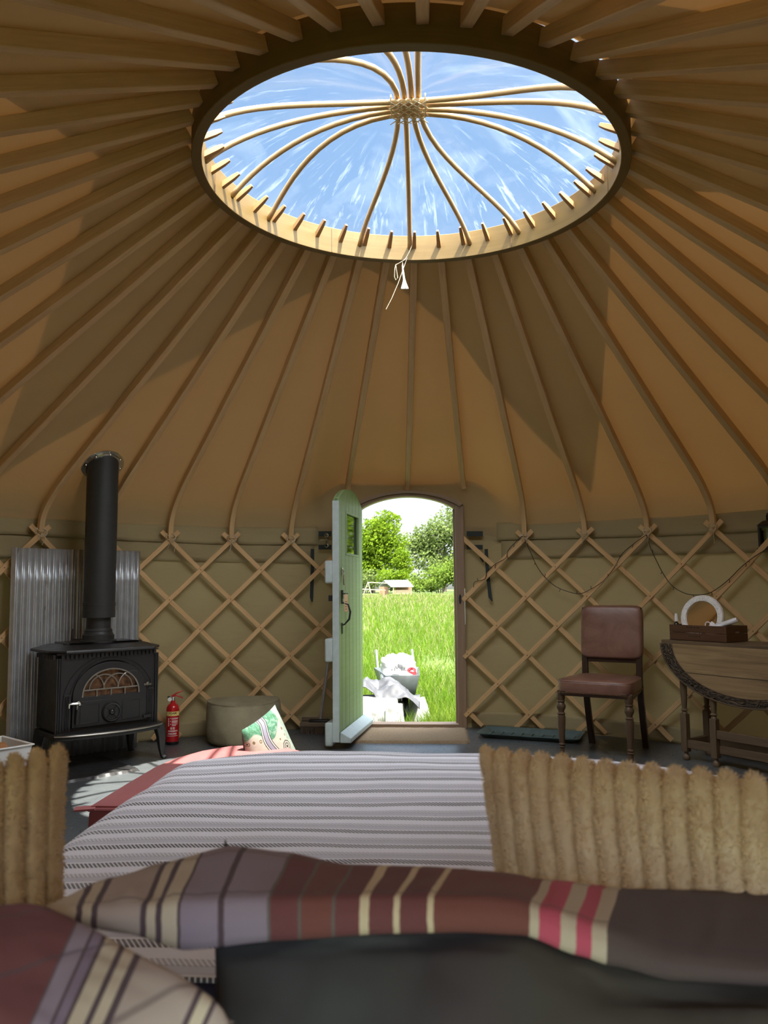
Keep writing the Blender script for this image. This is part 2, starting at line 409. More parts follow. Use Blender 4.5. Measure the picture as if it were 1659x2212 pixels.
def plastic():
    t = NT('clear plastic'); c = t.coord('Object', (1, 1, 1))
    sep = t.n('ShaderNodeSeparateXYZ', {'Vector': t.coord('Object')})
    ang = t.math('ARCTAN2', sep.outputs[0], sep.outputs[1]); rad = t.math('SQRT', t.math('ADD', t.math('MULTIPLY', sep.outputs[0], sep.outputs[0]), t.math('MULTIPLY', sep.outputs[1], sep.outputs[1])))
    pol = t.n('ShaderNodeCombineXYZ', {0: t.math('MULTIPLY', ang, 7), 1: t.math('MULTIPLY', rad, 1.5), 2: .3})
    st = t.noise(pol, 3.0, 5, .65, .5)
    edge = t.ramp(rad, [(.25, (.0,)*3), (.9, (1,)*3)])
    strk = t.math('MULTIPLY', t.ramp(st, [(.56, (0,)*3), (.74, (1,)*3)]), t.math('ADD', t.math('MULTIPLY', edge, .75), .05))
    sm = t.noise(c, 2.2, 5, .6, 1.2); strk2 = t.math('MULTIPLY', t.ramp(sm, [(.52, (0,)*3), (.75, (1,)*3)]), .35)
    fac = t.math('ADD', t.math('MULTIPLY', strk, .36), t.math('ADD', t.math('MULTIPLY', strk2, .22), .02))
    tr = t.n('ShaderNodeBsdfTransparent', {'Color': (.97, .98, .99, 1)})
    wh = t.n('ShaderNodeBsdfTranslucent', {'Color': (.35, .38, .40, 1)})
    gl = t.n('ShaderNodeBsdfGlossy', {'Color': (1, 1, 1, 1), 'Roughness': .12, 'Normal': t.bump(st, .4, .02)})
    mx = t.n('ShaderNodeMixShader', {0: fac}); t.set(mx.inputs[1], tr); t.set(mx.inputs[2], wh)
    m2 = t.n('ShaderNodeMixShader', {0: t.n('ShaderNodeFresnel', {'IOR': 1.25}).outputs[0]}); t.set(m2.inputs[1], mx); t.set(m2.inputs[2], gl)
    return t.done(m2)
m = MB()
def dome(u, v):
    t = u*2*PI; r = (RR+.03)*(1-v)+.0005; p = ringp(t, r, 0); f = 1-(r/(RR+.03))**2.4
    p.z = lerp(ringp(t, r, .146).z, HZ+.045, f) + .010*math.sin(t*16)*v*(1-v)*2 + .006*fbm(p*5, 3)*(1 if v < .98 else 0)
    return p
m.grid(dome, 96, 24, wu=True); m.build('clear_dome', plastic(), crown, CO, ang=3.2)

# hanging cord with a tassel at the far side of the crown
cq = ringp(-.02, RR-.046, .06)
tas = thing('hanging_cord', cq, 'cream cord with a frayed white tassel hanging from the far edge of the crown', 'cord')
def PL(*pts, y): return [(lambda d: CAM + d*((y-CAM.y)/d.y))(ray(*q)) for q in pts]
yf = cq.y - .012
m = MB(); m.tube(PL((892, 525), (884, 545), (877, 558), (869, 565), (871, 580), (872, 596), y=yf), .0028, 6)
m.tube(PL((886, 540), (876, 560), (863, 568), (855, 572), (853, 580), (852, 598), (855, 605), (859, 600), (857, 585), (855, 573), y=yf-.004), .0022, 6); m.build('cord', M_TWINE, tas, cq)
m = MB(); m.tube(PL((869, 572), (871, 590), (873, 605), y=yf), [.003, .0055, .006], 7)
for x in (868.5, 873, 880): m.tube(PL((873, 602), ((873+x)/2, 612), (x, 624), y=yf-.003), [.005, .004, .007], 6)
m.build('tassel', plain('white cotton', (.85, .83, .78), .9), tas, cq)
m = MB(); m.tube(PL((880, 556), (860, 612), (846, 645), (834, 668), y=yf-.01), .0016, 5); m.build('loose_strand', M_TWINE, tas, cq)

# ------------------------------------------------------------------ trellis walls
def lath_pt(col, z, r):
    p = oval(col*DT, r); p.z = z; return p
M_LATH = wood('trellis laths', (.48, .29, .125), (.68, .455, .225), .5, 1)
M_RIVET = plain('rivet', (.16, .09, .045), .5)
ROW = .22; ZT = 1.444; NS = 6.45
def trellis(sg, label):
    T = thing('trellis_wall', oval(sg*6*DT, R3-.03), label, 'trellis'); O = V(T.location)
    for j in range(-5, 15):
        for dr in (1, -1):            # dr=1: lath runs away from the door as it goes down
            s0, s1 = -.27, NS
            if j < 1:
                if dr < 0: continue
                s0 = 2*(1-j) - .12
            elif dr < 0: s1 = min(NS, 2*(j-1)+.12)
            s1 = min(s1, 2*(11.5-j) if dr > 0 else s1)
            if j > 11.5: s0 = max(s0, 2*(j-11.5))
            if s1-s0 < .5: continue
            slash = (dr*sg < 0)       # '/' laths lie in front
            r = R3-.040 if slash else R3-.026
            N = max(2, int((s1-s0)*2)); pts = []; ups = []; rg = random.Random(j*2+dr+sg*50)
            for i in range(N+1):
                s = lerp(s0, s1, i/N); c = sg*(j + dr*s/2); p = lath_pt(c, ZT-ROW*s + .006*noise.noise(V((c, s, sg))), r + (.004 if s > NS-.2 else 0)); pts.append(p)
                ups.append(-V((p.x, p.y, 0)).normalized())
            w, h = .0175*rg.uniform(.93, 1.07), .0062
            m = MB(); m.sweep(pts, [(-w, -h), (w, -h), (w, h), (-w, h)], ups=ups, u0=rg.random()*5)
            if slash:
                m.mi = 1
                for s in range(0, 7):
                    if s0 <= s <= s1:
                        c = sg*(j+dr*s/2); p = lath_pt(c, ZT-ROW*s, r-.006); nrm = -V((p.x, p.y, 0)).normalized()
                        m.lathe([(.0001, .002), (.0045, .001), (.0055, -.001)], 8, Matrix.Translation(p) @ nrm.to_track_quat('Z', 'Y').to_matrix().to_4x4(), caps=False)
            m.build('lath', [M_LATH, M_RIVET], T, O, bevel=.002)
    for k in (2, 3, 4, 5, 6):
        p = lath_pt(sg*k, ZT+.012, R3-.045); tan = V((math.cos(sg*k*DT), -math.sin(sg*k*DT), 0)); nr = -V((p.x, p.y, 0)).normalized()
        m = MB()
        for a in range(3):
            m.tube([p + tan*(.032*math.cos(q/12*2*PI)) + ZZ*(.03*math.sin(q/12*2*PI)*(1 if a < 2 else .4)+.01*a) + nr*(.006+.022*math.cos(q/12*2*PI+a)) for q in range(12)], .0026, 5, closed=True)
        rg = random.Random(k+sg*9)
        for a in (-1, 1):
            l = rg.uniform(.03, .11); m.tube([p+nr*.02, p+nr*.03+tan*.015*a-ZZ*.02, p+nr*.02+tan*(.02*a+rg.uniform(-.02, .02))-ZZ*l*.6, p+nr*.012+tan*.02*a*rg.uniform(.2, 1.4)-ZZ*l], .0022, 5)
        m.build('cord_tie', M_TWINE, T, O)
    return T
trellis(1, 'criss-cross wooden trellis lining the wall to the right of the door')
trellis(-1, 'criss-cross wooden trellis lining the wall to the left of the door')
# ------------------------------------------------------------------ door frame and door leaf
M_FRAME = wood('door frame timber', (.20, .135, .085), (.32, .22, .145), .5, .8)
M_GREEN = wood('green painted boards', (.20, .30, .13), (.27, .38, .18), .45, .5, .1)
M_PALE = plain('pale grey paint', (.40, .47, .46), .45, var=.08)
M_BLACK = plain('black iron', (.012, .012, .013), .42, var=.3)
M_CHROME = plain('worn steel', (.62, .62, .6), .25, 1, .1)
YD = 2.955; XL, XR = -.376, .378
def arch(x0, x1, zs, zp, n=20):
    """arch points from left to right rising from zs to zp"""
    return [(lerp(x0, x1, i/n), zs + (zp-zs)*(1-(2*i/n-1)**2)**.85) for i in range(n+1)]
fr = thing('door_1', (0, YD, 0), 'brown timber doorway with an arched head, open to the sunny meadow', 'door frame'); structure(fr)
FO = V(fr.location)
MXZ = Matrix(((1, 0, 0, 0), (0, 0, -1, 0), (0, 1, 0, 0), (0, 0, 0, 1)))   # prism xy -> xz, depth -> -y
def xz(y): return Matrix.Translation((0, y, 0)) @ MXZ
m = MB(); m.box(((XR+.034), YD+.03, .86), (.068, .11, 1.72)); m.box((XR-.004, YD+.055, .86), (.022, .05, 1.70)); m.build('jamb', M_FRAME, fr, FO, bevel=.005)
m = MB(); m.box(((XL-.032), YD+.03, .86), (.066, .11, 1.72)); m.build('jamb', M_FRAME, fr, FO, bevel=.005)
def archband(lo_s, lo_p, th, x0, x1, y0, y1):
    lo = arch(x0, x1, lo_s, lo_p); hi = [(x, z+th) for x, z in arch(x0-.03, x1+.03, lo_s, lo_p)]
    m = MB(); n = len(lo)
    for i in range(n-1):
        q = [V((lo[i][0], y0, lo[i][1])), V((lo[i+1][0], y0, lo[i+1][1])), V((hi[i+1][0], y0, hi[i+1][1])), V((hi[i][0], y0, hi[i][1]))]
        b = m.add(q); c = m.add([p+V((0, y1-y0, 0)) for p in q]); uv = [(lo[i][0], 0), (lo[i+1][0], 0), (lo[i+1][0], .06), (lo[i][0], .06)]
        m.face([b, b+1, b+2, b+3], uv); m.face([c+3, c+2, c+1, c], uv[::-1]); m.face([b, c, c+1, b+1], uv); m.face([b+3, b+2, c+2, c+3], uv)
    return m
archband(1.690, 1.795, .022, XL, XR, YD-.02, YD+.07).build('arch_head', M_FRAME, fr, FO)
archband(1.708, 1.819, .020, XL-.035, XR+.035, YD-.045, YD+.03).build('arch_moulding', M_FRAME, fr, FO)
m = MB(); m.box(((XL+XR)/2, YD+.03, .018), (XR-XL+.02, .12, .036)); m.build('sill', M_FRAME, fr, FO, bevel=.004)
m = MB(); m.lathe([(.0001, .001), (.012, .001), (.012, -.002)], 16, Matrix.Translation((XR+.03, YD-.028, .985)) @ Matrix.Diagonal((.9, 1, 3.2, 1)) @ Matrix.Rotation(PI/2, 4, 'X')); m.build('strike_plate', M_BLACK, fr, FO)
m = MB(); m.box((XR+.066, YD-.028, .93), (.006, .006, .28)); m.build('edge_strip', M_CHROME, fr, FO)

HX, HY = -.372, 2.915; FX, FY = -.462, 2.140
dl = math.hypot(FX-HX, FY-HY); da = math.atan2(FY-HY, FX-HX)
leaf = thing('door_2', (HX, HY, 0), 'green plank door swung open into the tent, with a small window', 'door', rz=da); structure(leaf)
# local frame: +x from hinge to free edge, +y = toward the doorway opening (seen face), z up
zp = [(x, z) for x, z in arch(0, dl, 1.69, 1.80)]
m = MB()
poly = [(0, .05), (dl, .05)] + zp[::-1]
YF = .022      # seen face
# planks: split board face by grooves
edges = [0, .115, .235, .355, .475, .595, .705, dl]
wx0, wx1, wz0, wz1 = .15, .56, 1.32, 1.62
def topz(x): return 1.69 + .11*(1-(2*x/dl-1)**2)**.85 if 0 < x < dl else 1.69
for a, b in zip(edges, edges[1:]):
    a2, b2 = a+.003, b-.003
    xs = sorted(set([a2, b2] + [x for x in (wx0, wx1) if a2 < x < b2]))
    for p, q in zip(xs, xs[1:]):
        mid = (p+q)/2
        zr = [(.05, None)] if not (wx0 < mid < wx1) else [(.05, wz0), (wz1, None)]
        for z0, z1 in zr:
            n0 = 4; top = [(lerp(p, q, i/n0), (z1 if z1 else topz(lerp(p, q, i/n0)))) for i in range(n0+1)]
            m.prism([(p, z0), (q, z0)] + top[::-1], -.02, YF, Matrix(((1, 0, 0, 0), (0, 0, 1, 0), (0, 1, 0, 0), (0, 0, 0, 1))))
board = m.build('plank_panel', M_GREEN, leaf, ang=.5, bevel=.0025)
m = MB(); n = 24
for i in range(n):   # thin backing closes the plank grooves
    x0, x1 = dl*i/n, dl*(i+1)/n; xm = (x0+x1)/2
    for z0, z1 in ([(.05, wz0), (wz1, topz(xm)-.004)] if wx0+.01 < xm < wx1-.01 else [(.05, topz(xm)-.004)]): m.box((xm, 0, (z0+z1)/2), (x1-x0+.001, .018, z1-z0))
m.build('door_core', plain('groove green', (.10, .16, .07)), leaf)
m = MB(); m.box((dl+.006, 0, .865), (.014, .046, 1.63)); m.build('edge_lipping', M_PALE, leaf, bevel=.002)
for z in (1.19, .66, .10):
    m = MB(); m.box((dl-.06, -.05, z), (.16, .055, .155)); m.build('rear_batten', M_PALE, leaf, bevel=.012)
m = MB(); m.prism([(YF, .045), (.10, .045), (.10, .075), (YF+.005, .115)], 0, dl+.0, Matrix(((0, 0, 1, 0), (1, 0, 0, 0), (0, 1, 0, 0), (0, 0, 0, 1)))); m.build('weather_board', M_PALE, leaf, bevel=.004)
m = MB()
for z in (wz0, wz1): m.box(((wx0+wx1)/2, YF-.004, z), (wx1-wx0+.03, .016, .016))
for x in (wx0, wx1): m.box((x, YF-.004, (wz0+wz1)/2), (.016, .016, wz1-wz0))
wf = m.build('window_frame', M_GREEN, leaf, bevel=.002)
def glass_mat(name, tint=(.9, .95, .92), rough=.02, ior=1.5):
    t = NT(name); tr = t.n('ShaderNodeBsdfTransparent', {'Color': (*tint, 1)}); gl = t.n('ShaderNodeBsdfGlossy', {'Color': (1, 1, 1, 1), 'Roughness': rough})
    mx = t.n('ShaderNodeMixShader', {0: t.n('ShaderNodeFresnel', {'IOR': ior}).outputs[0]}); t.set(mx.inputs[1], tr); t.set(mx.inputs[2], gl); return t.done(mx)
m = MB(); m.box(((wx0+wx1)/2, .004, (wz0+wz1)/2), (wx1-wx0, .006, wz1-wz0)); m.build('window_pane', glass_mat('door glass', (.16, .21, .14), .03, 1.7), wf)
# pull handle, latch, lock
hx = dl-.075
m = MB(); m.tube([V((hx, YF+.004, .98)), V((hx, YF+.045, .965)), V((hx, YF+.060, .915)), V((hx, YF+.052, .865)), V((hx, YF+.02, .83)), V((hx, YF+.004, .825))], [.006, .006, .0075, .0075, .006, .006], 8)
m.sweep([V((hx, YF+.004, .84)), V((hx, YF+.004, .80)), V((hx, YF+.003, .765))], lambda i: [(-(.012, .013, .002)[i], -.003), ((.012, .013, .002)[i], -.003), ((.012, .013, .002)[i], .003), (-(.012, .013, .002)[i], .003)], ups=[V((0, 1, 0))]*3)
m.box((hx, YF+.004, .995), (.03, .008, .05)); m.build('pull_handle', M_BLACK, leaf, bevel=.001)
m = MB(); m.box((hx, YF+.006, 1.035), (.035, .012, .06)); m.tube([V((hx+.012, YF+.012, 1.04)), V((hx-.05, YF+.03, 1.04))], .005, 8); m.box((dl-.02, -.04, 1.01), (.022, .034, .04)); m.build('latch', M_BLACK, leaf, bevel=.002)
m = MB(); m.box((hx, YF+.004, 1.195), (.03, .006, .05)); m.tube([V((hx+.0, YF+.012, 1.19+.018*math.sin(a/12*2*PI)))+V((.014*math.cos(a/12*2*PI), 0, 0)) for a in range(12)], .003, 6, closed=True); m.build('lock_plate', M_CHROME, leaf)
m = MB(); m.tube([V((hx-.01, YF+.012, 1.175)), V((hx-.006, YF+.014, 1.15)), V((hx-.012, YF+.014, 1.12))], .0035, 6); m.tube([V((hx, YF+.014, 1.17)), V((hx+.004, YF+.014, 1.13)), V((hx-.002, YF+.016, 1.10))], .004, 6); m.build('key', plain('old brass keys', (.30, .25, .15), .4, .8), leaf)
hw = leaf.location + V((math.cos(da)*hx-math.sin(da)*(YF+.03), math.sin(da)*hx+math.cos(da)*(YF+.03), 1.10))
tg = thing('key_tag', hw, 'pale wooden key tag hanging on a string from the green door lock', 'key tag', rz=.15)
m = MB(); m.box((0, 0, -.125), (.028, .006, .120)); m.build('wooden_tag', wood('tag wood', (.55, .38, .2), (.7, .52, .32)), tg, bevel=.003)
m = MB(); m.tube([V((-.004, 0, .075)), V((.002, .0, 0)), V((0, .0, -.068))], .0013, 5); m.build('string', M_TWINE, tg)
m = MB()
for i in range(4): m.box((0, -.0034, -.115-.017*i), (.012 if i % 2 else .016, .0006, .006))
m.build('burnt_lettering', plain('burnt marks', (.28, .15, .07)), tg)

# doormat
mx = thing('doormat', (.03, 2.65, 0), 'brown coir doormat on the dark floor in front of the doorway', 'doormat')
t = NT('coir'); c = t.coord('Object'); n = t.noise(c, 160, 3, .7); n2 = t.noise(c, 6, 3)
p = t.bsdf(Base_Color=t.mix(t.math('MULTIPLY', n2, .4), t.ramp(n, [(.3, (.17, .11, .06)), (.7, (.36, .26, .15))]), (.3, .22, .14)), Roughness=.95); t.set(p.inputs['Normal'], t.bump(n, .8, .01)); M_COIR = t.done(p)
m = MB(); rg = random.Random(3)
def mat_pt(u, v):
    x = lerp(-.41, .41, u); y = lerp(-.29, .255, v)
    if u in (0, 1): x += rg.uniform(-.006, .006)
    if v in (0, 1): y += rg.uniform(-.006, .006)
    e = min(u, 1-u, v, 1-v); return V((x, y, .0 if e < .001 else .017 + rg.uniform(-.0015, .0015)))
m.grid(mat_pt, 60, 40); m.build('coir_pile', M_COIR, mx, ang=3.2)
# ------------------------------------------------------------------ wood stove
def iron(name, col=(.018, .018, .019), rough=.42):
    t = NT(name); c = t.coord('Object'); n = t.noise(c, 25, 4); d = t.noise(c, 5, 5, .7)
    p = t.bsdf(Base_Color=t.mix(t.math('MULTIPLY', d, .35), col, tuple(x*2.6 for x in col)), Roughness=t.ramp(n, [(.3, (rough,)*3), (.7, (rough+.15,)*3)])); t.set(p.inputs['Normal'], t.bump(t.noise(c, 220, 2), .12, .002)); return t.done(p)
M_IRON = iron('cast iron', rough=.34); M_PIPE = iron('flue enamel', (.021, .022, .022), .46)
M_PALEIRON = plain('pale iron', (.33, .31, .27), .35, .6)  # paler iron for the arch bead, tracery and lip edge
SL, SR = V((-2.055, 1.410, 0)), V((-1.605, 1.880, 0))
sa = math.atan2(SR.y-SL.y, SR.x-SL.x); SW = (SR-SL).length
st = thing('wood_stove', SL, 'black cast iron wood stove with an arched glass door on legs', 'stove', rz=sa)
# local frame: x along the front, -y toward the room, z up; back at y=.36
D = .35; ZB, ZTOP = .225, .70
m.box((SW/2, D/2+.02, (ZB+ZTOP)/2), (SW-.03, D-.04, ZTOP-ZB-.01)); m.build('body', M_IRON, st, bevel=.004)
def xzl(): return Matrix(((1, 0, 0, 0), (0, 0, -1, 0), (0, 1, 0, 0), (0, 0, 0, 1)))     # (x, z, depth) -> front facing -y
def archpoly(cx, w, z0, zs, zp, n=22):
    return [(cx-w, z0), (cx+w, z0)] + [(cx + w*math.cos(PI*i/n), zs+(zp-zs)*math.sin(PI*i/n)) for i in range(n+1)]
def ring_poly(mb, outer, inner, y0, y1):
    n = len(outer)
    for i in range(n-1):
        q = [outer[i], outer[i+1], inner[i+1], inner[i]]
        a = mb.add([V((x, y0, z)) for x, z in q]); b = mb.add([V((x, y1, z)) for x, z in q])
        mb.face([a, a+1, a+2, a+3]); mb.face([b+3, b+2, b+1, b])
        mb.face([a, b, b+1, a+1]); mb.face([a+3, a+2, b+2, b+3])
CX = SW*.515
m = MB()      # front plate: panel round the arched door recess, pilasters and dentil course
def dens(p, n):   # arch outline left-bottom -> over -> right-bottom, n pts
    cx, w, z0, zs, zp = p; L = [(cx-w, lerp(z0, zs, i/8)) for i in range(8)] + [(cx-w*math.cos(PI*i/24), zs+(zp-zs)*math.sin(PI*i/24)) for i in range(25)] + [(cx+w, lerp(zs, z0, (i+1)/8)) for i in range(8)]
    return L
rec = dens((CX, .245, ZB+.02, .40, .645), 0)
box_o = []
for x, z in rec:
    ang = math.atan2(z-.42, x-CX); hx, hz = (SW/2+.0), .26
    if z <= .401: box_o.append((0.012 if x < CX else SW-.012, z))
    else:
        kx = (SW-.012-CX if x > CX else CX-.012)/max(1e-6, abs(x-CX)); kz = (.69-.40)/max(1e-6, z-.40); k = min(kx, kz)
        box_o.append((CX+(x-CX)*k, .40+(z-.40)*k))
ring_poly(m, box_o, rec, .0, .03)
m.box((SW/2, .015, ZB+.012), (SW-.024, .03, .024))
ring_poly(m, dens((CX, .292, ZB+.02, .40, .672), 0), dens((CX, .285, ZB+.02, .40, .665), 0), -.006, .0)
ring_poly(m, dens((CX, .255, ZB+.02, .40, .655), 0), dens((CX, .243, ZB+.02, .40, .643), 0), -.005, .0)
m.build('front_plate', M_IRON, st)
m = MB()
for x in (.004, .016, .028): m.box((x, -.002, .45), (.009, .022, .44))
m.build('corner_moulding', M_IRON, st, bevel=.001); m = MB()
for x in (SW-.004, SW-.016): m.box((x, -.002, .45), (.009, .022, .44))
m.build('corner_moulding', M_IRON, st, bevel=.001)
for x in (CX-.268, CX+.268):
    m = MB()
    for q in (-.014, -.005, .004, .013): m.box((x+q, -.004, ZB+.115), (.006, .012, .20))
    m.box((x, -.005, ZB+.222), (.04, .014, .012)); m.build('fluted_pilaster', M_IRON, st, bevel=.001)
m = MB()
for i in range(23): m.box((.035+i*(SW-.06)/22, -.006, .678), (.0155, .014, .026))
for i in range(10): m.box((-.006, .02+i*.03, .678), (.014, .016, .026))
m.box((SW/2, -.002, .694), (SW, .014, .008)); m.build('dentil_course', M_IRON, st)
# top plate: canted slab with stepped lid
def oct_(e, z): return [V((-e, .05-e*.2, z)), V((.02-e*.2+.03, -e-.012, z)), V((SW-.05+e*.2, -e-.012, z)), V((SW+e, .05-e*.2, z)), V((SW+e, D+e*.3, z)), V((-e, D+e*.3, z))]
m = MB(); lv = [oct_(.028, .700), oct_(.034, .708), oct_(.030, .716), oct_(-.03, .732), oct_(-.075, .742), oct_(-.10, .743), oct_(-.104, .752)]
rg = [m.add(L) for L in lv]
for a, b in zip(rg, rg[1:]):
    for j in range(6): m.face([a+j, a+(j+1) % 6, b+(j+1) % 6, b+j])
m.face([rg[0]+j for j in range(6)][::-1]); m.face([rg[-1]+j for j in range(6)]); m.build('top_plate', M_IRON, st, ang=.3)
# door
zd0, zds, zdp, wd = ZB+.028, .40, .635, .237
gl0 = .425; 
m = MB(); outer = dens((CX, wd, .43, .44, zdp), 0); inner = dens((CX, .178, .43, .44, .588), 0)
ring_poly(m, outer, inner, -.018, .004)
m.box((CX, -.006, (zd0+.405)/2), (2*wd, .024, .405-zd0)); m.box((CX, -.006, .4175), (2*wd, .024, .028))
for x0, x1 in ((CX-.19, CX-.075), (CX+.075, CX+.19)):
    for z in (zd0+.02, .385): m.box(((x0+x1)/2, -.0195, z), (x1-x0, .004, .003))
    for x in (x0, x1): m.box((x, -.0195, (zd0+.405)/2), (.003, .004, .385-zd0-.02))
door = m.build('fire_door', M_IRON, st, bevel=.0015)
m = MB(); ring_poly(m, dens((CX, .184, .43, .44, .594), 0), dens((CX, .176, .43, .44, .586), 0), -.024, -.016); m.build('arch_bead', M_PALEIRON, door)
m = MB(); zr = .470
m.box((CX, -.014, zr), (.36, .010, .008))
for x in (-.09, 0, .09): m.box((CX+x, -.014, .45), (.006, .009, .045))
for cx, w, h in ((-.045*1.0, .093, .088), (.045*1.0, .093, .088), (-.135, .09, .098), (.135, .09, .098)):
    a0, a1 = (0, PI) if abs(cx) < .1 else ((0, PI*.62) if cx < 0 else (PI*.38, PI))
    pts = [V((CX+cx+w*math.cos(lerp(a0, a1, i/14)), -.014, zr+h*math.sin(lerp(a0, a1, i/14)))) for i in range(15)]
    m.tube(pts, .0042, 6)
m.build('tracery', M_PALEIRON, door)
t = NT('mottled stove glass'); c = t.coord('Object'); n = t.noise(c, 9, 4, .6, 1.5)  # glass colour mottled from dark to orange brown
p = t.bsdf(Base_Color=t.ramp(n, [(.35, (.05, .026, .016)), (.55, (.20, .10, .05)), (.7, (.42, .24, .12))]), Roughness=.16); t.set(p.inputs['Specular IOR Level'], .8); M_SGL = t.done(p)
m = MB(); m.prism(archpoly(CX, .179, .430, .44, .590), -.001, .003, xzl()); m.build('glass', M_SGL, door)
m = MB()    # round medallion air valve
Mm = Matrix.Translation((CX+.005, -.018, .325)) @ Matrix.Rotation(PI/2, 4, 'X')
m.lathe([(.0001, .006), (.046, .006), (.048, .014), (.055, .016), (.060, .010), (.064, .002), (.064, -.003)], 32, Mm)
for a in range(4): m.bar(Mm @ V((.018*math.cos(a*PI/2+.785), .018*math.sin(a*PI/2+.785), .010)), Mm @ V((.047*math.cos(a*PI/2+.785), .047*math.sin(a*PI/2+.785), .010)), .006, .006, up=V((0, 1, 0)))
m.build('air_valve', M_IRON, door)
m = MB(); m.lathe([(.0001, .024), (.012, .022), (.018, .016), (.019, .006)], 20, Mm); m.build('valve_knob', plain('polished iron', (.05, .05, .05), .15, .6), door)
m = MB(); m.box((CX-.212, -.030, .388), (.016, .018, .05)); m.tube([V((CX-.205, -.04, .40)), V((CX-.235, -.042, .402)), V((CX-.262, -.03, .40)), V((CX-.262, -.028, .375))], .0075, 8); m.ball((CX-.205, -.036, .396), .015, 8); m.build('latch_catch', M_CHROME, door)
m = MB(); m.tube([V((CX-.205, -.032, .385)), V((CX-.212, -.034, .33)), V((CX-.215, -.034, .275))], [.010, .013, .011], 8); m.build('door_handle', M_IRON, door)
m = MB(); m.box((CX+.235, -.022, .475), (.05, .018, .012)); m.tube([V((CX+.238, -.024, .47)), V((CX+.238, -.024, .49))], .011, 10); m.build('upper_hinge', M_CHROME, door)
m = MB(); m.tube([V((CX+.238, -.02, .462)), V((CX+.238, -.02, .29))], .004, 6); m.box((CX+.236, -.022, .275), (.05, .024, .016)); m.build('lower_hinge', M_IRON, door)
# ash lip and legs
m = MB(); n = 20; lip = [(-.02, 0.02)] + [(lerp(-.015, SW+.02, i/n), -.045-.085*math.sin(PI*i/n)**.6) for i in range(n+1)] + [(SW+.03, .02)]
m.prism(lip, ZB-.014, ZB+.004); m.prism([(x*1.0, y*.93+.002) for x, y in lip], ZB-.034, ZB-.014); m.build('ash_lip', M_IRON, st, bevel=.004)
m = MB(); m.tube([V((x, y-.002, ZB-.006)) for x, y in lip[1:-1]], .0055, 6); m.build('lip_edge', M_PALEIRON, st)
m = MB(); m.box((SW/2, D/2, ZB-.02), (SW-.01, D, .03)); m.build('base_plate', M_IRON, st, bevel=.004)
def stove_leg(x, y, sx, sy):
    m = MB(); p = [V((x, y, ZB-.01)), V((x+.012*sx, y+.012*sy, .14)), V((x+.016*sx, y+.016*sy, .06)), V((x+.022*sx, y+.022*sy, .018)), V((x+.034*sx, y+.034*sy, .0))]
    w = [.030, .024, .017, .014, .017]
    m.sweep(p, lambda i: [(-w[i], -w[i]), (w[i], -w[i]), (w[i], w[i]), (-w[i], w[i])], ups=[V((0, 1, 0))]*5); return m
for x, y, sx, sy in ((.015, .02, -1, -1), (SW-.0, -.03, 1, -1), (.03, D-.04, -1, 1), (SW-.05, D-.06, 1, 1)): stove_leg(x, y, sx, sy).build('leg', M_IRON, st, bevel=.006)

# flue pipe
fp = SL.lerp(SR, .50) + V((-.722, .692, 0))*.175
fl = thing('flue_pipe', (fp.x, fp.y, .752), 'black flue pipe rising from the stove through the tent roof', 'flue pipe')
m = MB(); m.lathe([(.112, -.008), (.112, .006), (.098, .012), (.098, .040), (.090, .046), (.084, .062), (.086, .068), (.074, .085), (.0735, .150), (.082, .160)], 40); m.build('flue_collar', M_PIPE, fl, ang=.5)
m = MB(); m.lathe([(.075, .150), (.101, .151), (.101, .200), (.0995, .202), (.0995, .224), (.101, .226), (.101, .248), (.0985, .25), (.0985, 1.9)], 48, caps=False); m.build('pipe', M_PIPE, fl, ang=.5)
m = MB(); m.box((-.115, -.05, .012), (.07, .012, .012)); m.box((-.148, -.05, .045), (.008, .02, .07)); m.build('damper_bracket', M_IRON, fl, bevel=.002)
# roof flashing collar where the pipe meets the canvas
rt = math.atan2(fp.x, fp.y); A_, B_ = profile(rt, .034, 0), profile(rt, .034, 1)
rp = math.hypot(fp.x-RCX, fp.y-RCY); u_ = (math.hypot(fp.x, fp.y)-math.hypot(A_.x, A_.y))/(math.hypot(B_.x, B_.y)-math.hypot(A_.x, A_.y))
cz = A_.lerp(B_, u_).z; nrm = (B_-A_).cross(V((math.cos(rt), -math.sin(rt), 0))).normalized(); nrm = nrm if nrm.z > 0 else -nrm
Mf = Matrix.Translation((0, 0, cz-.752-.012)) @ nrm.to_track_quat('Z', 'Y').to_matrix().to_4x4() @ Matrix.Diagonal((1.06, 1.12, 1, 1))
m = MB(); m.lathe([(.100, -.012), (.104, -.012), (.104, 0.0), (.128, .002), (.128, .006), (.100, .006)], 40, Mf)
for a in range(8): m.ball(Mf @ V((.109*math.cos(a*.785), .109*math.sin(a*.785), -.008)), .007, 5)
m.build('roof_flashing', M_CHROME, fl, ang=.5)

# ------------------------------------------------------------------ corrugated heat shield
def cyl_ang(px, py, r): p = PR(px, py, r); return math.atan2(p.x, p.y)
RS = 2.905; t0, t1 = cyl_ang(19, 1400, RS), cyl_ang(299, 1400, RS)
zt = PR(160, 1187, RS).z
t = NT('galvanised sheet'); c = t.coord('Object'); n = t.noise(c, 9, 5, .6); n2 = t.noise(t.coord('Object', (1, 1, .15)), 14, 3)
p = t.bsdf(Base_Color=t.ramp(n, [(.3, (.46, .48, .50)), (.7, (.62, .64, .65))]), Metallic=.65, Roughness=t.ramp(n2, [(.3, (.26,)*3), (.7, (.40,)*3)])); M_GALV = t.done(p)
so = oval((t0+t1)/2, RS)
m = MB(); NC = 21
def shield(u, v):
    tt = lerp(t0, t1, u); r = RS + .0125*math.cos(u*NC*2*PI) + .03*(1-v)*(-.6); p = oval(tt, r); p.z = lerp(0.0, zt, v); return p
m.grid(shield, NC*10, 6)
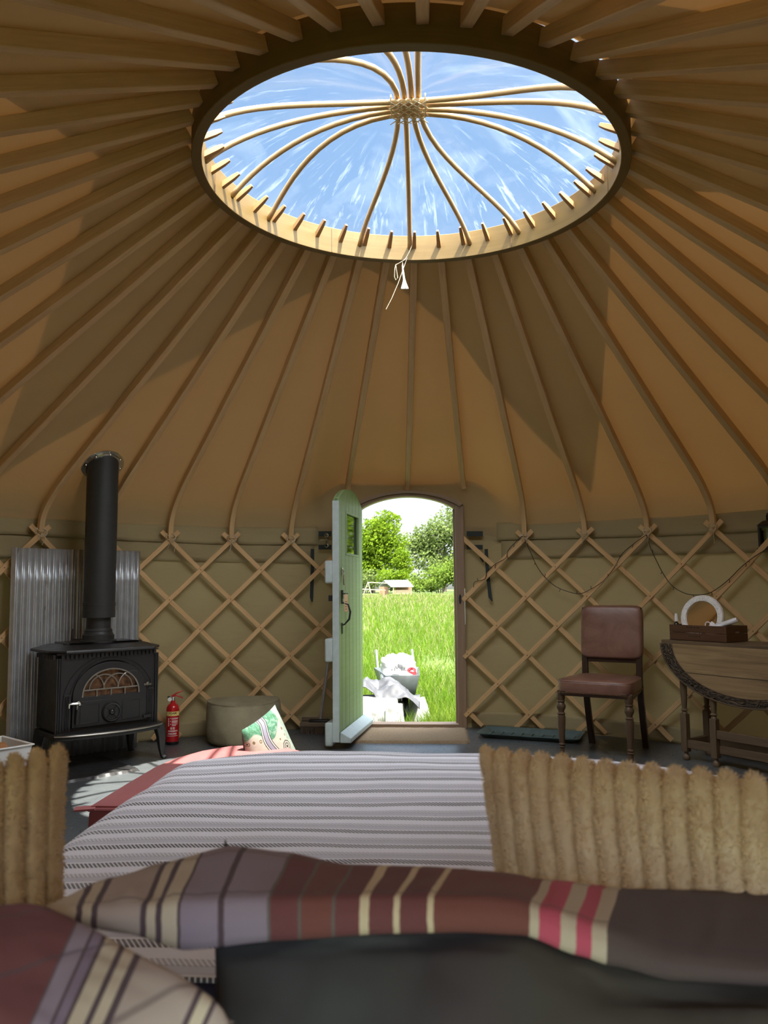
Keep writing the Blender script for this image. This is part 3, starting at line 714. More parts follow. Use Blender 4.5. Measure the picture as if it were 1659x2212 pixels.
sh = m.build('corrugated_metal_sheet', M_GALV, origin=so, ang=3.2, solid=.0015)
tag(sh, 'corrugated galvanised metal sheet standing behind the black stove', 'metal sheet')

# ------------------------------------------------------------------ fire extinguisher
ep = PZ(372, 1607, 0)
ex = thing('fire_extinguisher', ep, 'small red foam fire extinguisher standing on the floor beside the stove', 'fire extinguisher', rz=math.atan2(CAM.y-ep.y, CAM.x-ep.x)+PI/2)
M_RED = plain('red enamel', (.50, .012, .016), .22, var=.06, coat=.4)
m = MB(); m.lathe([(.040, .018), (.0445, .022), (.0445, .238), (.043, .252), (.036, .268), (.022, .279), (.0165, .284), (.0165, .300)], 36); m.build('cylinder', M_RED, ex, ang=.6)
m = MB(); m.lathe([(.043, 0), (.0455, .004), (.0455, .020), (.043, .022)], 36); m.box((.040, -.012, .018), (.006, .012, .03)); m.build('base_cup', M_BLACK, ex)
def wrapband(m, z0, z1, a0, a1, r, n=20):
    m.grid(lambda u, v: V((r*math.sin(lerp(a0, a1, u)), -r*math.cos(lerp(a0, a1, u)), lerp(z0, z1, v))), n, 2)
m = MB(); wrapband(m, .198, .228, -1.25, 1.25, .0449); m.build('cream_band', plain('cream label', (.78, .60, .20), .4, var=.03), ex, ang=3.2)
M_WLAB = plain('white print', (.80, .62, .60), .4, var=.02); M_INK = plain('dark print', (.05, .035, .02), .5, var=.02)
def text_on_cyl(parent, name, body, size, z, r, mt, a=0, bold=0, vertical=False):
    cu = bpy.data.curves.new(name, 'FONT'); cu.body = body; cu.size = size; cu.align_x = 'CENTER'; cu.align_y = 'CENTER'; cu.offset = bold; cu.resolution_u = 3
    ob = bpy.data.objects.new(name, cu); COL.objects.link(ob)
    dg = bpy.context.evaluated_depsgraph_get(); me = bpy.data.meshes.new_from_object(ob.evaluated_get(dg)); bpy.data.objects.remove(ob)
    for v in me.vertices:
        x, y = v.co.x, v.co.y
        if vertical: x, y = -y, x
        an = a + x/r; v.co = V((r*math.sin(an), -r*math.cos(an), z+y))
    me.materials.clear(); me.materials.append(mt); o = bpy.data.objects.new(name, me); COL.objects.link(o); o.parent = parent; return o
text_on_cyl(ex, 'foam_lettering', 'FOAM', .020, .216, .0454, M_INK, 0, .0006)
text_on_cyl(ex, 'maker_lettering', 'FIRECHIEF', .0145, .076, .0452, M_WLAB, 0, .0005)
m = MB()
for z, a0, a1 in ((.183, -.15, .95), (.177, -.15, .9), (.165, -.12, .9), (.159, -.12, .85), (.152, -.12, .88), (.142, -.12, .85), (.134, -.12, .55), (.098, -.7, .85), (.0925, -.75, .85), (.062, -.85, .9)): wrapband(m, z-.0017, z+.0017, a0, a1, .0450, 10)
for z in (.182, .162, .142): wrapband(m, z-.003, z+.003, -.36, -.25, .0451, 3)
for z, h in ((.178, .007), (.162, .009), (.146, .008), (.133, .006)): wrapband(m, z-h*.75, z+h*.75, -.72, -.55, .0450, 3)
for a in (-.32, -.18, .05, .22): wrapband(m, .106, .122, a, a+.09, .0451, 3)
m.build('label_print', M_WLAB, ex, ang=3.2)
m = MB(); m.lathe([(.013, .296), (.014, .300), (.014, .318), (.010, .322)], 20); m.box((0, 0, .325), (.024, .018, .02)); m.build('valve', M_CHROME, ex, bevel=.002)
m = MB(); Mg = Matrix.Translation((-.022, -.016, .310)) @ Matrix.Rotation(PI/2, 4, 'X'); m.lathe([(.0001, .012), (.013, .012), (.014, .008), (.014, -.004), (.0001, -.004)], 20, Mg); m.build('pressure_gauge', plain('gauge face', (.75, .76, .70), .3), ex)
m = MB(); m.box((-.028, .004, .322), (.018, .014, .016)); m.build('nozzle', M_BLACK, ex, bevel=.002)
for nm, pts in (('squeeze_lever', [(-.012, .330), (.004, .338), (.03, .352), (.064, .364)]), ('carry_handle', [(-.01, .326), (.02, .334), (.045, .326), (.068, .314)])):
    m = MB(); P_ = [V((x, 0, z)) for x, z in pts]; w = [.009, .011, .010, .006]
    m.sweep(P_, lambda i: [(-w[i], -.004), (w[i], -.004), (w[i], .004), (-w[i], .004)], ups=[V((0, 0, 1))]*4); m.build(nm, M_RED, ex, bevel=.002)

# ------------------------------------------------------------------ pouf
pq = V((-1.165, 2.42, 0))
t = NT('olive pouf cloth'); c = t.coord('Object'); n = t.noise(c, 7, 4, .6); f = t.noise(c, 230, 2)
p = t.bsdf(Base_Color=t.ramp(n, [(.3, (.23, .20, .125)), (.7, (.31, .275, .18))]), Roughness=.9); t.set(p.inputs['Normal'], t.bump(t.math('ADD', f, t.math('MULTIPLY', n, 3)), .35, .012)); M_POUF = t.done(p)
pf = thing('floor_pouf', pq, 'round olive grey fabric pouf on the floor by the trellis', 'pouf')
m = MB()
def pouf(u, v):
    a = u*2*PI; pr = [(.225, .0), (.252, .02), (.262, .10), (.262, .20), (.258, .265), (.250, .286)]
    x = v*(len(pr)-1); i = min(int(x), len(pr)-2); r = lerp(pr[i][0], pr[i+1][0], x-i); z = lerp(pr[i][1], pr[i+1][1], x-i)
    q = V((math.cos(a), math.sin(a), z)); w = .010*fbm(q*2.2, 3)*math.sin(PI*v) + .004*noise.noise(q*8)
    return V(((r+w)*math.cos(a), (r+w)*math.sin(a), z + .006*math.sin(a*2+1)*v))
m.grid(pouf, 72, 30, wu=True); m.build('side_panel', M_POUF, pf, ang=3.2)
m = MB(); m.grid(lambda u, v: V((.250*(1-v)*math.cos(u*2*PI), .250*(1-v)*math.sin(u*2*PI), .286 + .006*math.sin(u*4*PI+1)*(1-v) + .016*v*(2-v) + .006*fbm(V((u*3, v*2, 1)), 2)*math.sin(PI*v))), 48, 12, wu=True); m.build('top_panel', M_POUF, pf, ang=3.2)
m = MB(); m.tube([V((.253*math.cos(a/48*2*PI), .253*math.sin(a/48*2*PI), .286+.006*math.sin(a/48*4*PI+1))) for a in range(48)], .0035, 6, closed=True)
for a in (-1.75, -.4, 1.2): m.tube([V((.263*math.cos(a), .263*math.sin(a), z)) for z in (.02, .1, .2, .275)], .002, 5)
m.build('piping', M_POUF, pf)

# ------------------------------------------------------------------ log tub
tc_, tb_, tf_ = PZ(70, 1606, .308), PZ(31, 1594, .308), PZ(0, 1617, .308)
df = (tf_-tc_).normalized(); db = V((-df.y, df.x, 0)); db = db if db.dot(tb_-tc_) > 0 else -db
lq = tc_ + df*.21 + db*.17; lq.z = 0; lrz = math.atan2(-df.y, -df.x)
M_TUB = plain('white enamel tub', (.74, .74, .72), .3, var=.04)
lt = thing('log_tub', lq, 'white tub of logs at the left edge, beside the stove', 'tub', rz=lrz)
m = MB(); w, d, h = .21, .17, .30
def tub(sx, z): return [(-w*sx, -d*sx, z), (w*sx, -d*sx, z), (w*sx, d*sx, z), (-w*sx, d*sx, z)]
rs = [m.add(tub(.86, 0)), m.add(tub(1, h)), m.add(tub(1.05, h)), m.add(tub(1.05, h+.008)), m.add(tub(.965, h+.008)), m.add(tub(.83, .012))]
for a, b in zip(rs, rs[1:]):
    for j in range(4): m.face([a+j, a+(j+1) % 4, b+(j+1) % 4, b+j])
m.face([rs[0]+j for j in range(4)][::-1]); m.face([rs[-1]+j for j in range(4)]); m.build('tub_shell', M_TUB, lt, bevel=.006)
M_LOG = wood('split log', (.30, .13, .05), (.46, .22, .09), .8, 1, .4); M_LOGP = wood('fresh split wood', (.55, .37, .2), (.72, .52, .3), .8, 1, .3)
for i, (dx, dy, z, mt, nm) in enumerate(((.02, -.03, .275, M_LOG, 'orange brown split log lying on top in the white tub'), (-.01, .03, .325, M_LOGP, 'pale split log resting above the orange brown one in the white tub'))):
    c0, s0 = math.cos(lrz), math.sin(lrz); P0 = lq + V((dx*c0-dy*s0, dx*s0+dy*c0, z))
    m = MB(); rg = random.Random(i); poly = [(.05*math.cos(a)*rg.uniform(.85, 1.15), .042*math.sin(a)*rg.uniform(.8, 1.1)) for a in (0, .6, 1.3, 2.2, 3.0, 3.9, 4.9, 5.6)]
    dv = (df + db*.15).normalized(); m.sweep([P0 - dv*.11, P0, P0 + dv*.11], poly)
    tag(m.build('split_log', mt, origin=P0-V((0, 0, .04)), ang=.5), nm, 'log', 'logs in the tub')

# ------------------------------------------------------------------ boot brush and broom by the door
bq = PZ(684, 1583, 0)
bb = thing('boot_brush', bq, 'wooden boot brush with bristles on the floor behind the open door', 'brush', rz=-.06)
m = MB(); m.box((0, 0, .065), (.24, .09, .03)); m.box((-.02, .03, .095), (.2, .02, .03)); m.build('brush_back', wood('brush wood', (.12, .09, .06), (.2, .15, .1)), bb, bevel=.006)
m = MB(); rg = random.Random(5)
for i in range(24):
    for j in range(7):
        x, y = -.112+i*.0097, -.038+j*.0125; m.tube([V((x, y, .055)), V((x+rg.uniform(-.008, .008), y-.006+rg.uniform(-.012, .006), .0))], .004, 4)
m.build('bristles', plain('bristle', (.12, .085, .06), .8), bb)
wq = V((-.66, 2.76, 0))
bro = thing('broom', wq, 'thin grey broom standing behind the open green door', 'broom')
m = MB(); m.tube([V((.0, 0, .10)), V((.055, .12, .62))], .011, 10); m.build('broom_handle', plain('grey plastic handle', (.30, .28, .27), .5), bro)
m = MB(); m.box((-.005, -.01, .075), (.16, .04, .05)); m.box((-.005, -.01, .028), (.18, .05, .056)); m.build('broom_head', M_BLACK, bro, bevel=.01)
# ------------------------------------------------------------------ dining chair
M_DARKW = wood('dark polished wood', (.022, .012, .008), (.055, .03, .018), .35, .8)
M_TURN = wood('turned oak', (.06, .035, .02), (.13, .08, .045), .35, .8)
def leather():
    t = NT('brown leather'); c = t.coord('Object'); n = t.noise(c, 5, 5, .65, .8); g = t.n('ShaderNodeTexVoronoi', {'Vector': c, 'Scale': 330}).outputs[0]
    p = t.bsdf(Base_Color=t.ramp(n, [(.25, (.11, .046, .029)), (.5, (.175, .085, .058)), (.75, (.24, .125, .085))]), Roughness=t.ramp(n, [(.3, (.30,)*3), (.7, (.45,)*3)])); t.set(p.inputs['Normal'], t.bump(g, .12, .002)); return t.done(p)
M_LEA = leather()
C0, C1 = V((.985, 1.925, 0)), V((1.385, 1.720, 0))
ca = math.atan2(C1.y-C0.y, C1.x-C0.x); CW = (C1-C0).length
ch = thing('dining_chair', C0, 'dark wood dining chair with brown leather seat and back, facing the bed', 'chair', rz=ca)
# local: x along the front, +y toward the back, z up
def turned(x, y):
    m = MB(); pr = [(.0125, 0), (.014, .004), (.016, .055), (.015, .062), (.021, .068), (.014, .075), (.021, .082), (.021, .088), (.015, .094), (.018, .105), (.0245, .22), (.0255, .255), (.022, .268), (.027, .275), (.019, .283), (.018, .290), (.029, .312), (.030, .325), (.020, .343), (.025, .350), (.025, .356), (.021, .36), (.026, .372), (.024, .40), (.024, .41)]
    m.lathe(pr, 20, Matrix.Translation((x, y, 0))); return m
for x in (.012, CW-.012): turned(x, .012).build('front_leg', M_TURN, ch, ang=.6)
for sx in (0, 1):
    x0 = .036+.008 if not sx else CW-.044
    xx = x0; m = MB()
    pts = [V((xx, .565, 0)), V((xx, .525, .12)), V((xx, .475, .30)), V((xx, .455, .44)), V((xx, .463, .60)), V((xx, .505, .93))]
    m.sweep(pts, lambda i: [(-.019, -.017), (.019, -.017), (.019, .017), (-.019, .017)], ups=[V((0, 1, 0))]*6); m.build('back_post', M_DARKW, ch, bevel=.003)
m = MB()
m.box((CW/2, .0, .405), (CW-.03, .03, .03)); m.bar((.0, .01, .40), (.045, .45, .40), .025, .035); m.bar((CW, .01, .40), (CW-.045, .45, .40), .025, .035); m.box((CW/2, .455, .40), (CW-.08, .025, .035)); m.build('seat_rail', M_DARKW, ch, bevel=.003)
m = MB(); m.box((CW/2, .468, .578), (CW-.09, .022, .026)); m.build('cross_rail', M_DARKW, ch, bevel=.003)
m = MB()
def seat(u, v):   # closed pad: u round, v bottom->top centre
    a = u*2*PI; e = 6
    cx = abs(math.cos(a))**(2/e)*(1 if math.cos(a) > 0 else -1); cy = abs(math.sin(a))**(2/e)*(1 if math.sin(a) > 0 else -1)
    hw = CW/2+.018-.035*(cy+1)/2; pr = [(0, .403), (.96, .403), (1, .412), (1.012, .44), (1.005, .475), (.965, .487), (.80, .494), (.45, .503), (0, .508)]
    x = v*(len(pr)-1); i = min(int(x), len(pr)-2); r = lerp(pr[i][0], pr[i+1][0], x-i); z = lerp(pr[i][1], pr[i+1][1], x-i)
    q = V((CW/2+cx*hw*r, .215+cy*.235*r, z)); q.z += .004*noise.noise(q*9)
    return q
m.grid(seat, 64, 32, wu=True); m.build('seat', M_LEA, ch, ang=3.2)
m = MB(); m.tube([seat(i/64, .54)+V((0, 0, .002)) for i in range(64)], .0032, 5, closed=True); m.build('seat_piping', M_LEA, ch)
m = MB()
for i in range(46): m.ball((-.005+i*(CW+.01)/45, -.024, .411), .004, 4)
for i in range(30): m.ball((CW+.018-i*.0011, .0+i*.0145, .411), .004, 4)
m.build('brass_studs', plain('aged brass', (.20, .12, .05), .35, .8), ch)
m = MB(); tilt = math.atan2(.045, .35)
def backpad(u, v):
    a = u*2*PI; e = 9
    cx = abs(math.cos(a))**(2/e)*(1 if math.cos(a) > 0 else -1); cz = abs(math.sin(a))**(2/e)*(1 if math.sin(a) > 0 else -1)
    pr = [(0, .024), (.97, .024), (1, .018), (1.005, -.005), (.985, -.022), (.93, -.034), (.7, -.041), (.35, -.045), (0, -.046)]
    x = v*(len(pr)-1); i = min(int(x), len(pr)-2); r = lerp(pr[i][0], pr[i+1][0], x-i); y = lerp(pr[i][1], pr[i+1][1], x-i)
    return V((CW/2+cx*(CW/2-.018)*r, .485+y+cz*.18*r*math.tan(tilt), .768+cz*.178*r))
m.grid(backpad, 80, 28, wu=True); m.build('backrest', M_LEA, ch, ang=3.2)
m = MB()
for i in range(40): m.ball((.03+i*(CW-.06)/39, .452, .592), .0035, 4)
m.build('back_studs', plain('dark studs', (.09, .05, .025), .35, .8), ch)

# ------------------------------------------------------------------ boot tray
tq = V((.885, 2.605, 0)); ta = math.atan2(2.487-2.737, 1.283-.541)
by = thing('boot_tray', tq, 'shallow dark green plastic boot tray on the floor between doorway and chair', 'tray', rz=ta)
m = MB(); w, d = .355, .15
def rr(k, z):
    out = []
    for cx, cy, a0 in ((w, -d, -PI/2), (w, d, 0), (-w, d, PI/2), (-w, -d, PI)):
        sx = 1 if cx > 0 else -1; sy = 1 if cy > 0 else -1
        for i in range(5): a = a0+i*PI/8; out.append(V((cx-sx*.03+math.cos(a)*(.03)+k*(1 if cx > 0 else -1), cy-sy*.03+math.sin(a)*.03+k*(1 if cy > 0 else -1), z)))
    return out
rs = [m.add(rr(-.03, .0)), m.add(rr(0, .034)), m.add(rr(.010, .036)), m.add(rr(.010, .032)), m.add(rr(.004, .031))]
for a, b in zip(rs, rs[1:]):
    for j in range(20): m.face([a+j, a+(j+1) % 20, b+(j+1) % 20, b+j])
m.face([rs[0]+j for j in range(20)]); m.build('tray_shell', plain('green grey plastic', (.075, .115, .115), .4), by, ang=.6, solid=.003)
m = MB()
for i in range(9): m.box((-.30+i*.075, 0, .006), (.008, .22, .006))
m.build('tray_ribs', plain('green grey plastic rib', (.075, .115, .115), .4), by, bevel=.002)

# ------------------------------------------------------------------ gateleg table
M_OAK = wood('old oak', (.075, .048, .026), (.17, .115, .065), .5, .7, .3)
M_LEAF = wood('worn oak leaf', (.13, .078, .034), (.42, .29, .145), .5, .5, .4)
T0 = PZ(1428, 1381.5, .733); Tdir = V((.60, -.80, 0)); tga = math.atan2(-.80, .60)
tb = thing('gateleg_table', (T0.x, T0.y, 0), 'old oak gateleg table with a carved hanging leaf, right of the leather chair', 'table', rz=tga)
TO = V((T0.x, T0.y, 0)); TL_ = 1.15; HC = TL_/2
# local: x along the table, +y away from camera (toward wall), z up
m = MB(); m.box((HC, .15, .721), (TL_, .30, .024)); m.build('table_top', M_OAK, tb, bevel=.004)
ell = lambda k, n=40, a=HC, b=.345: [(HC+k*a*math.cos(PI+PI*i/n), .712+k*b*math.sin(PI+PI*i/n)) for i in range(n+1)]
m = MB(); m.prism(ell(1), -.011, .011, Matrix.Translation((0, -.004, 0)) @ MXZ); leaf_o = m.build('drop_leaf', M_LEAF, tb, bevel=.003)
def carved():
    t = NT('carved oak border'); c = t.coord('UV'); sx = t.n('ShaderNodeSeparateXYZ', {'Vector': c})
    nz = t.noise(t.coord('UV', (15, 1.7, 1)), 1.0, 2, .45, 1.4)
    h = t.math('ADD', t.math('MULTIPLY', t.math('SINE', t.math('MULTIPLY', nz, 44)), .5), .5)
    p = t.bsdf(Base_Color=t.ramp(h, [(.1, (.016, .010, .006)), (.45, (.06, .038, .02)), (.9, (.13, .085, .05))]), Roughness=.5); t.set(p.inputs['Normal'], t.bump(h, 1.0, .012)); return t.done(p)
m = MB(); n = 80
def border(u, v):
    a = PI+PI*u; k = lerp(.985, .845, v); return V((HC+k*HC*math.cos(a), -.0165-.0035*math.sin(PI*v), .712+(k*.345)*math.sin(a)))
m.grid(border, n, 6); m.build('carved_border', carved(), leaf_o, ang=3.2)
m = MB(); m.tube([V((HC+.99*HC*math.cos(PI+PI*i/40), -.0155, .712+.99*.345*math.sin(PI+PI*i/40))) for i in range(41)], .005, 6)
m.tube([V((HC+.842*HC*math.cos(PI+PI*i/40), -.0155, .712+.842*.345*math.sin(PI+PI*i/40))) for i in range(41)], .003, 6); m.build('border_bead', M_OAK, leaf_o)
m = MB(); m.box((HC, -.0155, .54), (.87, .001, .003)); m.build('board_joint', plain('dark joint strip', (.01, .007, .004)), leaf_o)  # thin dark strip marks the joint between the leaf boards
def gpost(x, y, h=.70):
    m = MB(); s = .021
    m.box((x, y, .165), (2*s, 2*s, .23)); m.lathe([(.020, 0), (.024, .012), (.020, .026), (.013, .034), (.013, .05)], 16, Matrix.Translation((x, y, 0)))
    m.lathe([(.020, .28), (.013, .295), (.023, .303), (.014, .312), (.0165, .33), (.021, .42), (.0215, .47), (.017, .56), (.013, .575), (.022, .583), (.014, .59), (.020, .60)], 16, Matrix.Translation((x, y, 0)))
    m.box((x, y, (.60+h)/2), (2*s, 2*s, h-.60)); return m
for x, y in ((.125, .035), (TL_-.125, .035), (.125, .265), (TL_-.125, .265)): gpost(x, y, .709).build('leg', M_OAK, tb, bevel=.003)
gpost(.345, .012, .69).build('gate_leg', M_OAK, tb, bevel=.003)
gpost(TL_-.345, .012, .69).build('gate_leg', M_OAK, tb, bevel=.003)
for y in (.035, .265):
    m = MB(); m.box((HC, y, .10), (TL_-.25, .024, .05)); m.build('stretcher', M_OAK, tb, bevel=.003)
    m = MB(); m.box((HC, y, .665), (TL_-.25, .022, .085)); m.build('apron', M_OAK, tb, bevel=.003)
for x in (.125, TL_-.125): m = MB(); m.box((x, .15, .10), (.024, .23, .05)); m.build('stretcher', M_OAK, tb, bevel=.003)
m = MB(); m.box((.63, .010, .19), (.55, .022, .05)); m.build('gate_rail', M_OAK, tb, bevel=.003)

# ------------------------------------------------------------------ crate with toiletries on the table
def TP(s, n, z): return TO + Tdir*s + V((.80, .60, 0))*n + ZZ*z
def s_at(px, n, z):
    lo, hi = 0, 1.2
    for _ in range(40):
        mid = (lo+hi)/2
        if proj(TP(mid, n, z))[0] < px: lo = mid
        else: hi = mid
    return lo
ZTB = .7335; cs0, cs1 = s_at(1447, .03, ZTB), s_at(1570, .03, ZTB)
KW = cs1-cs0; KD, KH = .22, .104
cr = thing('wooden_crate', TP(cs0, .03, ZTB), 'small dark wooden crate on the old oak table', 'crate', rz=tga)
M_CRATE = wood('stained crate', (.055, .022, .009), (.12, .052, .022), .5, .8)
m = MB()
for y in (.006, KD-.006):
    for z in (.0255, .0735): m.box((KW/2, y, z), (KW, .011, .046))
for x in (.006, KW-.006):
    for z in (.0255, .0735): m.box((x, KD/2, z), (.011, KD-.024, .046))
m.build('crate_sides', M_CRATE, cr, bevel=.0015)
m = MB(); m.box((KW/2, KD/2, .004), (KW-.01, KD-.01, .006)); m.build('crate_floor', M_CRATE, cr)
m = MB()
for i, (x, w) in enumerate(((.33, .03), (.37, .02), (.405, .035), (.46, .03), (.50, .02), (.53, .03))): m.box((KW*x+.0, .0003, .083), (KW*w, .0006, .009))
for i, x in enumerate((.36, .41, .45, .49, .54)): m.box((KW*x, .0003, .028), (KW*.03, .0006, .008))
m.build('faded_stencil', plain('faded stencil', (.035, .014, .007), .6), cr)
m = MB(); m.box((KW*.39, .0045, .0495), (KW*.08, .004, .004)); m.box((KW*.50, .0045, .0495), (KW*.05, .004, .004)); m.box((KW*.56, .0045, .0495), (KW*.02, .004, .004)); m.build('pale_gap', plain('pale paper inside', (.75, .73, .68), .6), cr)
m = MB(); m.box((KW+.001, KD*.5, .058), (.003, .035, .010)); m.build('handle_slot', plain('slot plate', (.25, .2, .15), .4, .4), cr)
mc = TP(s_at(1520, .12, .8), .11, ZTB+.008)
mi = thing('round_mirror', mc, 'round mirror with a carved white frame standing in the crate', 'mirror', rz=tga+.10)
MRX = Matrix.Translation((0, 0, .134)) @ Matrix.Rotation(PI/2-.17, 4, 'X') @ Matrix.Scale(1.22, 4)
t = NT('white carved frame'); c = t.coord('Object'); vo = t.n('ShaderNodeTexVoronoi', {'Vector': c, 'Scale': 120}).outputs[0]
p = t.bsdf(Base_Color=t.ramp(vo, [(.1, (.40, .37, .33)), (.4, (.78, .76, .72))]), Roughness=.5); t.set(p.inputs['Normal'], t.bump(vo, .6, .004)); M_WCAR = t.done(p)
m = MB(); m.lathe([(.084, .002), (.086, .009), (.100, .012), (.112, .010), (.116, .004), (.116, -.006), (.084, -.006)], 48, MRX, caps=False); m.build('frame', M_WCAR, mi, ang=.6)
m = MB(); m.lathe([(.0001, .003), (.087, .003), (.087, -.005), (.0001, -.005)], 48, MRX, caps=False); m.build('mirror_glass', plain('mirror', (.82, .80, .76), .02, 1, 0), mi)
m = MB(); m.bar(MRX @ V((0, .06, -.006)), (0, .095, 0), .02, .006); m.build('stand', M_WCAR, mi)
bo = thing('spray_bottle', TP(s_at(1464, .07, .8), .06, ZTB+.008), 'small dark bottle with a white spray cap in the left end of the crate', 'bottle', rz=tga)
m = MB(); m.lathe([(.015, 0), (.017, .004), (.017, .085), (.014, .097), (.009, .102), (.009, .110)], 20); m.build('bottle_body', plain('dark bottle', (.012, .01, .01), .12), bo)
m = MB(); m.lathe([(.0105, .108), (.0105, .125), (.0085, .150), (.0065, .158), (.0001, .159)], 20); m.build('spray_cap', plain('white cap', (.80, .80, .80), .4), bo)
dr = thing('hair_dryer', TP(s_at(1573, .12, .8), .09, ZTB+.008), 'white hair appliance with a coiled lead sticking out of the right end of the crate', 'hair dryer', rz=tga)
M_WPL = plain('white plastic', (.78, .78, .80), .3, var=.03)
m = MB(); m.tube([V((-.055, -.02, .075)), V((-.01, .0, .098)), V((.045, .02, .120)), V((.066, .026, .128))], [.018, .0155, .017, .014], 14); m.build('barrel', M_WPL, dr, ang=.8)
m = MB(); m.tube([V((-.05, -.02, .07)), V((-.075, -.025, .09)), V((-.085, -.028, .075))], [.022, .026, .012], 12); m.build('grip', M_WPL, dr, ang=.8)
m = MB(); m.tube([V((-.095, -.03, .093))+V((.020*math.cos(a/14*2*PI), .004*a/14, .018*math.sin(a/14*2*PI))) for a in range(15)], .0035, 6); m.build('lead', M_WPL, dr)

# ------------------------------------------------------------------ lantern at the right edge
lp = PD(1673, 1188, 4.95)
ln = thing('candle_lantern', lp, 'black metal candle lantern hanging at the right edge of the picture', 'lantern', rz=.5)
M_LAN = plain('black lantern metal', (.02, .015, .013), .45)
H_ = .245; W_ = .064
m = MB(); m.box((0, 0, .008), (2*W_+.016, 2*W_+.016, .014)); m.box((0, 0, .02), (2*W_, 2*W_, .012)); m.build('base', M_LAN, ln, bevel=.002)
m = MB()
for x in (-1, 1):
    for y in (-1, 1): m.box((x*(W_-.006), y*(W_-.006), .09), (.013, .013, .14))
for z in (.032, .150):
    for a in (-1, 1): m.box((0, a*(W_-.006), z), (2*W_, .011, .014)); m.box((a*(W_-.006), 0, z), (.011, 2*W_, .014))
m.build('frame', M_LAN, ln, bevel=.002)
m = MB()
for a in (-1, 1): m.box((0, a*(W_-.008), .09), (2*W_-.02, .002, .11)); m.box((a*(W_-.008), 0, .09), (.002, 2*W_-.02, .11))
m.build('glass_panes', glass_mat('lantern glass'), ln)
m = MB(); a = m.add([(x*(W_+.004), y*(W_+.004), .158) for x, y in ((-1, -1), (1, -1), (1, 1), (-1, 1))]); b = m.add([(x*.040, y*.040, .188) for x, y in ((-1, -1), (1, -1), (1, 1), (-1, 1))])
for j in range(4): m.face([a+j, a+(j+1) % 4, b+(j+1) % 4, b+j])
m.face([a+3, a+2, a+1, a]); m.lathe([(.036, .186), (.036, .225), (.034, .236), (.012, .244), (.0001, .245)], 20)
for i in range(12): m.box((.037*math.cos(i*PI/6), .037*math.sin(i*PI/6), .205), (.006, .006, .034), Matrix.Rotation(i*PI/6, 3, 'Z'))
m.build('lid', M_LAN, ln, ang=.5)
m = MB(); m.tube([V((-.014, 0, .238)), V((-.008, 0, .27)), V((0, 0, .288)), V((.008, 0, .27)), V((.014, 0, .238))], .002, 6); m.build('bail', M_LAN, ln)
m = MB(); m.lathe([(.0001, .028), (.030, .028), (.030, .052), (.027, .055), (.0001, .053)], 20); m.build('candle', plain('white candle', (.80, .80, .78), .5), ln)
hk = PR(1652, 1034, 2.88)-lp
m = MB(); m.tube([V((0, 0, .286)), V((-.006, .0, .36)), hk*1.0], .0016, 5); m.tube([V((0, 0, .286)), V((.012, .0, .37)), hk+V((.02, -.01, -.004)), hk], .0016, 5)
m.build('twine_loop', M_TWINE, ln)

# ------------------------------------------------------------------ twig light string, webbing straps, buckle
M_WIRE = plain('dark wire', (.018, .011, .008), .6)
Z4 = lambda q: (1020+q[0]/2.596, 1080+q[1]/2.596)
def smooth(P, k=3):
    out = []
    for i in range(len(P)-1):
        p0, p1, p2, p3 = P[max(0, i-1)], P[i], P[i+1], P[min(len(P)-1, i+2)]
        for j in range(k):
            u = j/k; out.append(.5*((2*p1)+(p2-p0)*u+(2*p0-5*p1+4*p2-p3)*u*u+(3*p1-p0-3*p2+p3)*u**3))
    return out+[P[-1]]
runs = [[(8, 490), (14, 460), (70, 445), (85, 400), (130, 360), (190, 325), (200, 285), (250, 230), (290, 195)],
        [(290, 200), (302, 240), (330, 300), (362, 370), (405, 430), (468, 485), (540, 515), (605, 526), (665, 500), (735, 455), (797, 378), (838, 305), (900, 250), (975, 195)],
        [(978, 195), (1000, 270), (1038, 350), (1075, 420), (1128, 487), (1208, 528), (1300, 530), (1362, 505), (1440, 445), (1510, 375), (1580, 320), (1660, 270)]]
lsq = PR(*Z4((290, 195)), R3-.07)
ls = thing('light_string', lsq, 'thin dark twig-like wire of fairy lights draped in swags over the right trellis', 'string lights')
m = MB(); mb2 = MB(); rg = random.Random(8)
for run in runs:
    P_ = smooth([PR(*Z4(q), R3-.062) for q in run], 3); m.tube(P_, .0026, 5)
    for i in range(4, len(P_)-2, 4):
        d = V((rg.uniform(-.3, .3), 0, rg.choice((-1, 1))*1.0)); d.normalize(); p = P_[i]; mb2.tube([p, p+d*.010+V((.004, 0, 0)), p+d*.022], [.0024, .002, .0028], 5)
m.build('wire', M_WIRE, ls, lsq, ang=3.2); mb2.build('buds', M_WIRE, ls, lsq)
M_STRAP = plain('dark green webbing', (.018, .028, .026), .75)
def strap(pts, w, label):
    P_ = [PR(*q, R3-.008) for q in pts]; m = MB(); n = len(P_)
    ups = [-V((p.x, p.y, 0)).normalized() for p in P_]
    m.sweep(P_, lambda i: [(-w, -.0015), (w, -.0015), (w, .0015), (-w, .0015)] if i < n-1 else [(-w, -.0015), (-w*.2, -.0015), (-w*.2, .0015), (-w, .0015)], ups=ups)
    return tag(m.build('webbing_strap', M_STRAP, origin=P_[-1]), label, 'strap', 'webbing straps')
strap([(675, 1186), (675, 1230), (673, 1290), (672, 1300)], .0135, 'dark webbing strap hanging behind the trellis left of the door')
strap([(1050, 1186), (1053, 1235), (1059, 1290), (1061, 1299)], .0135, 'dark webbing strap hanging behind the trellis right of the door')
strap([(1038, 1196), (1040, 1206), (1042, 1215)], .012, 'short dark end of webbing beside the long strap right of the door')
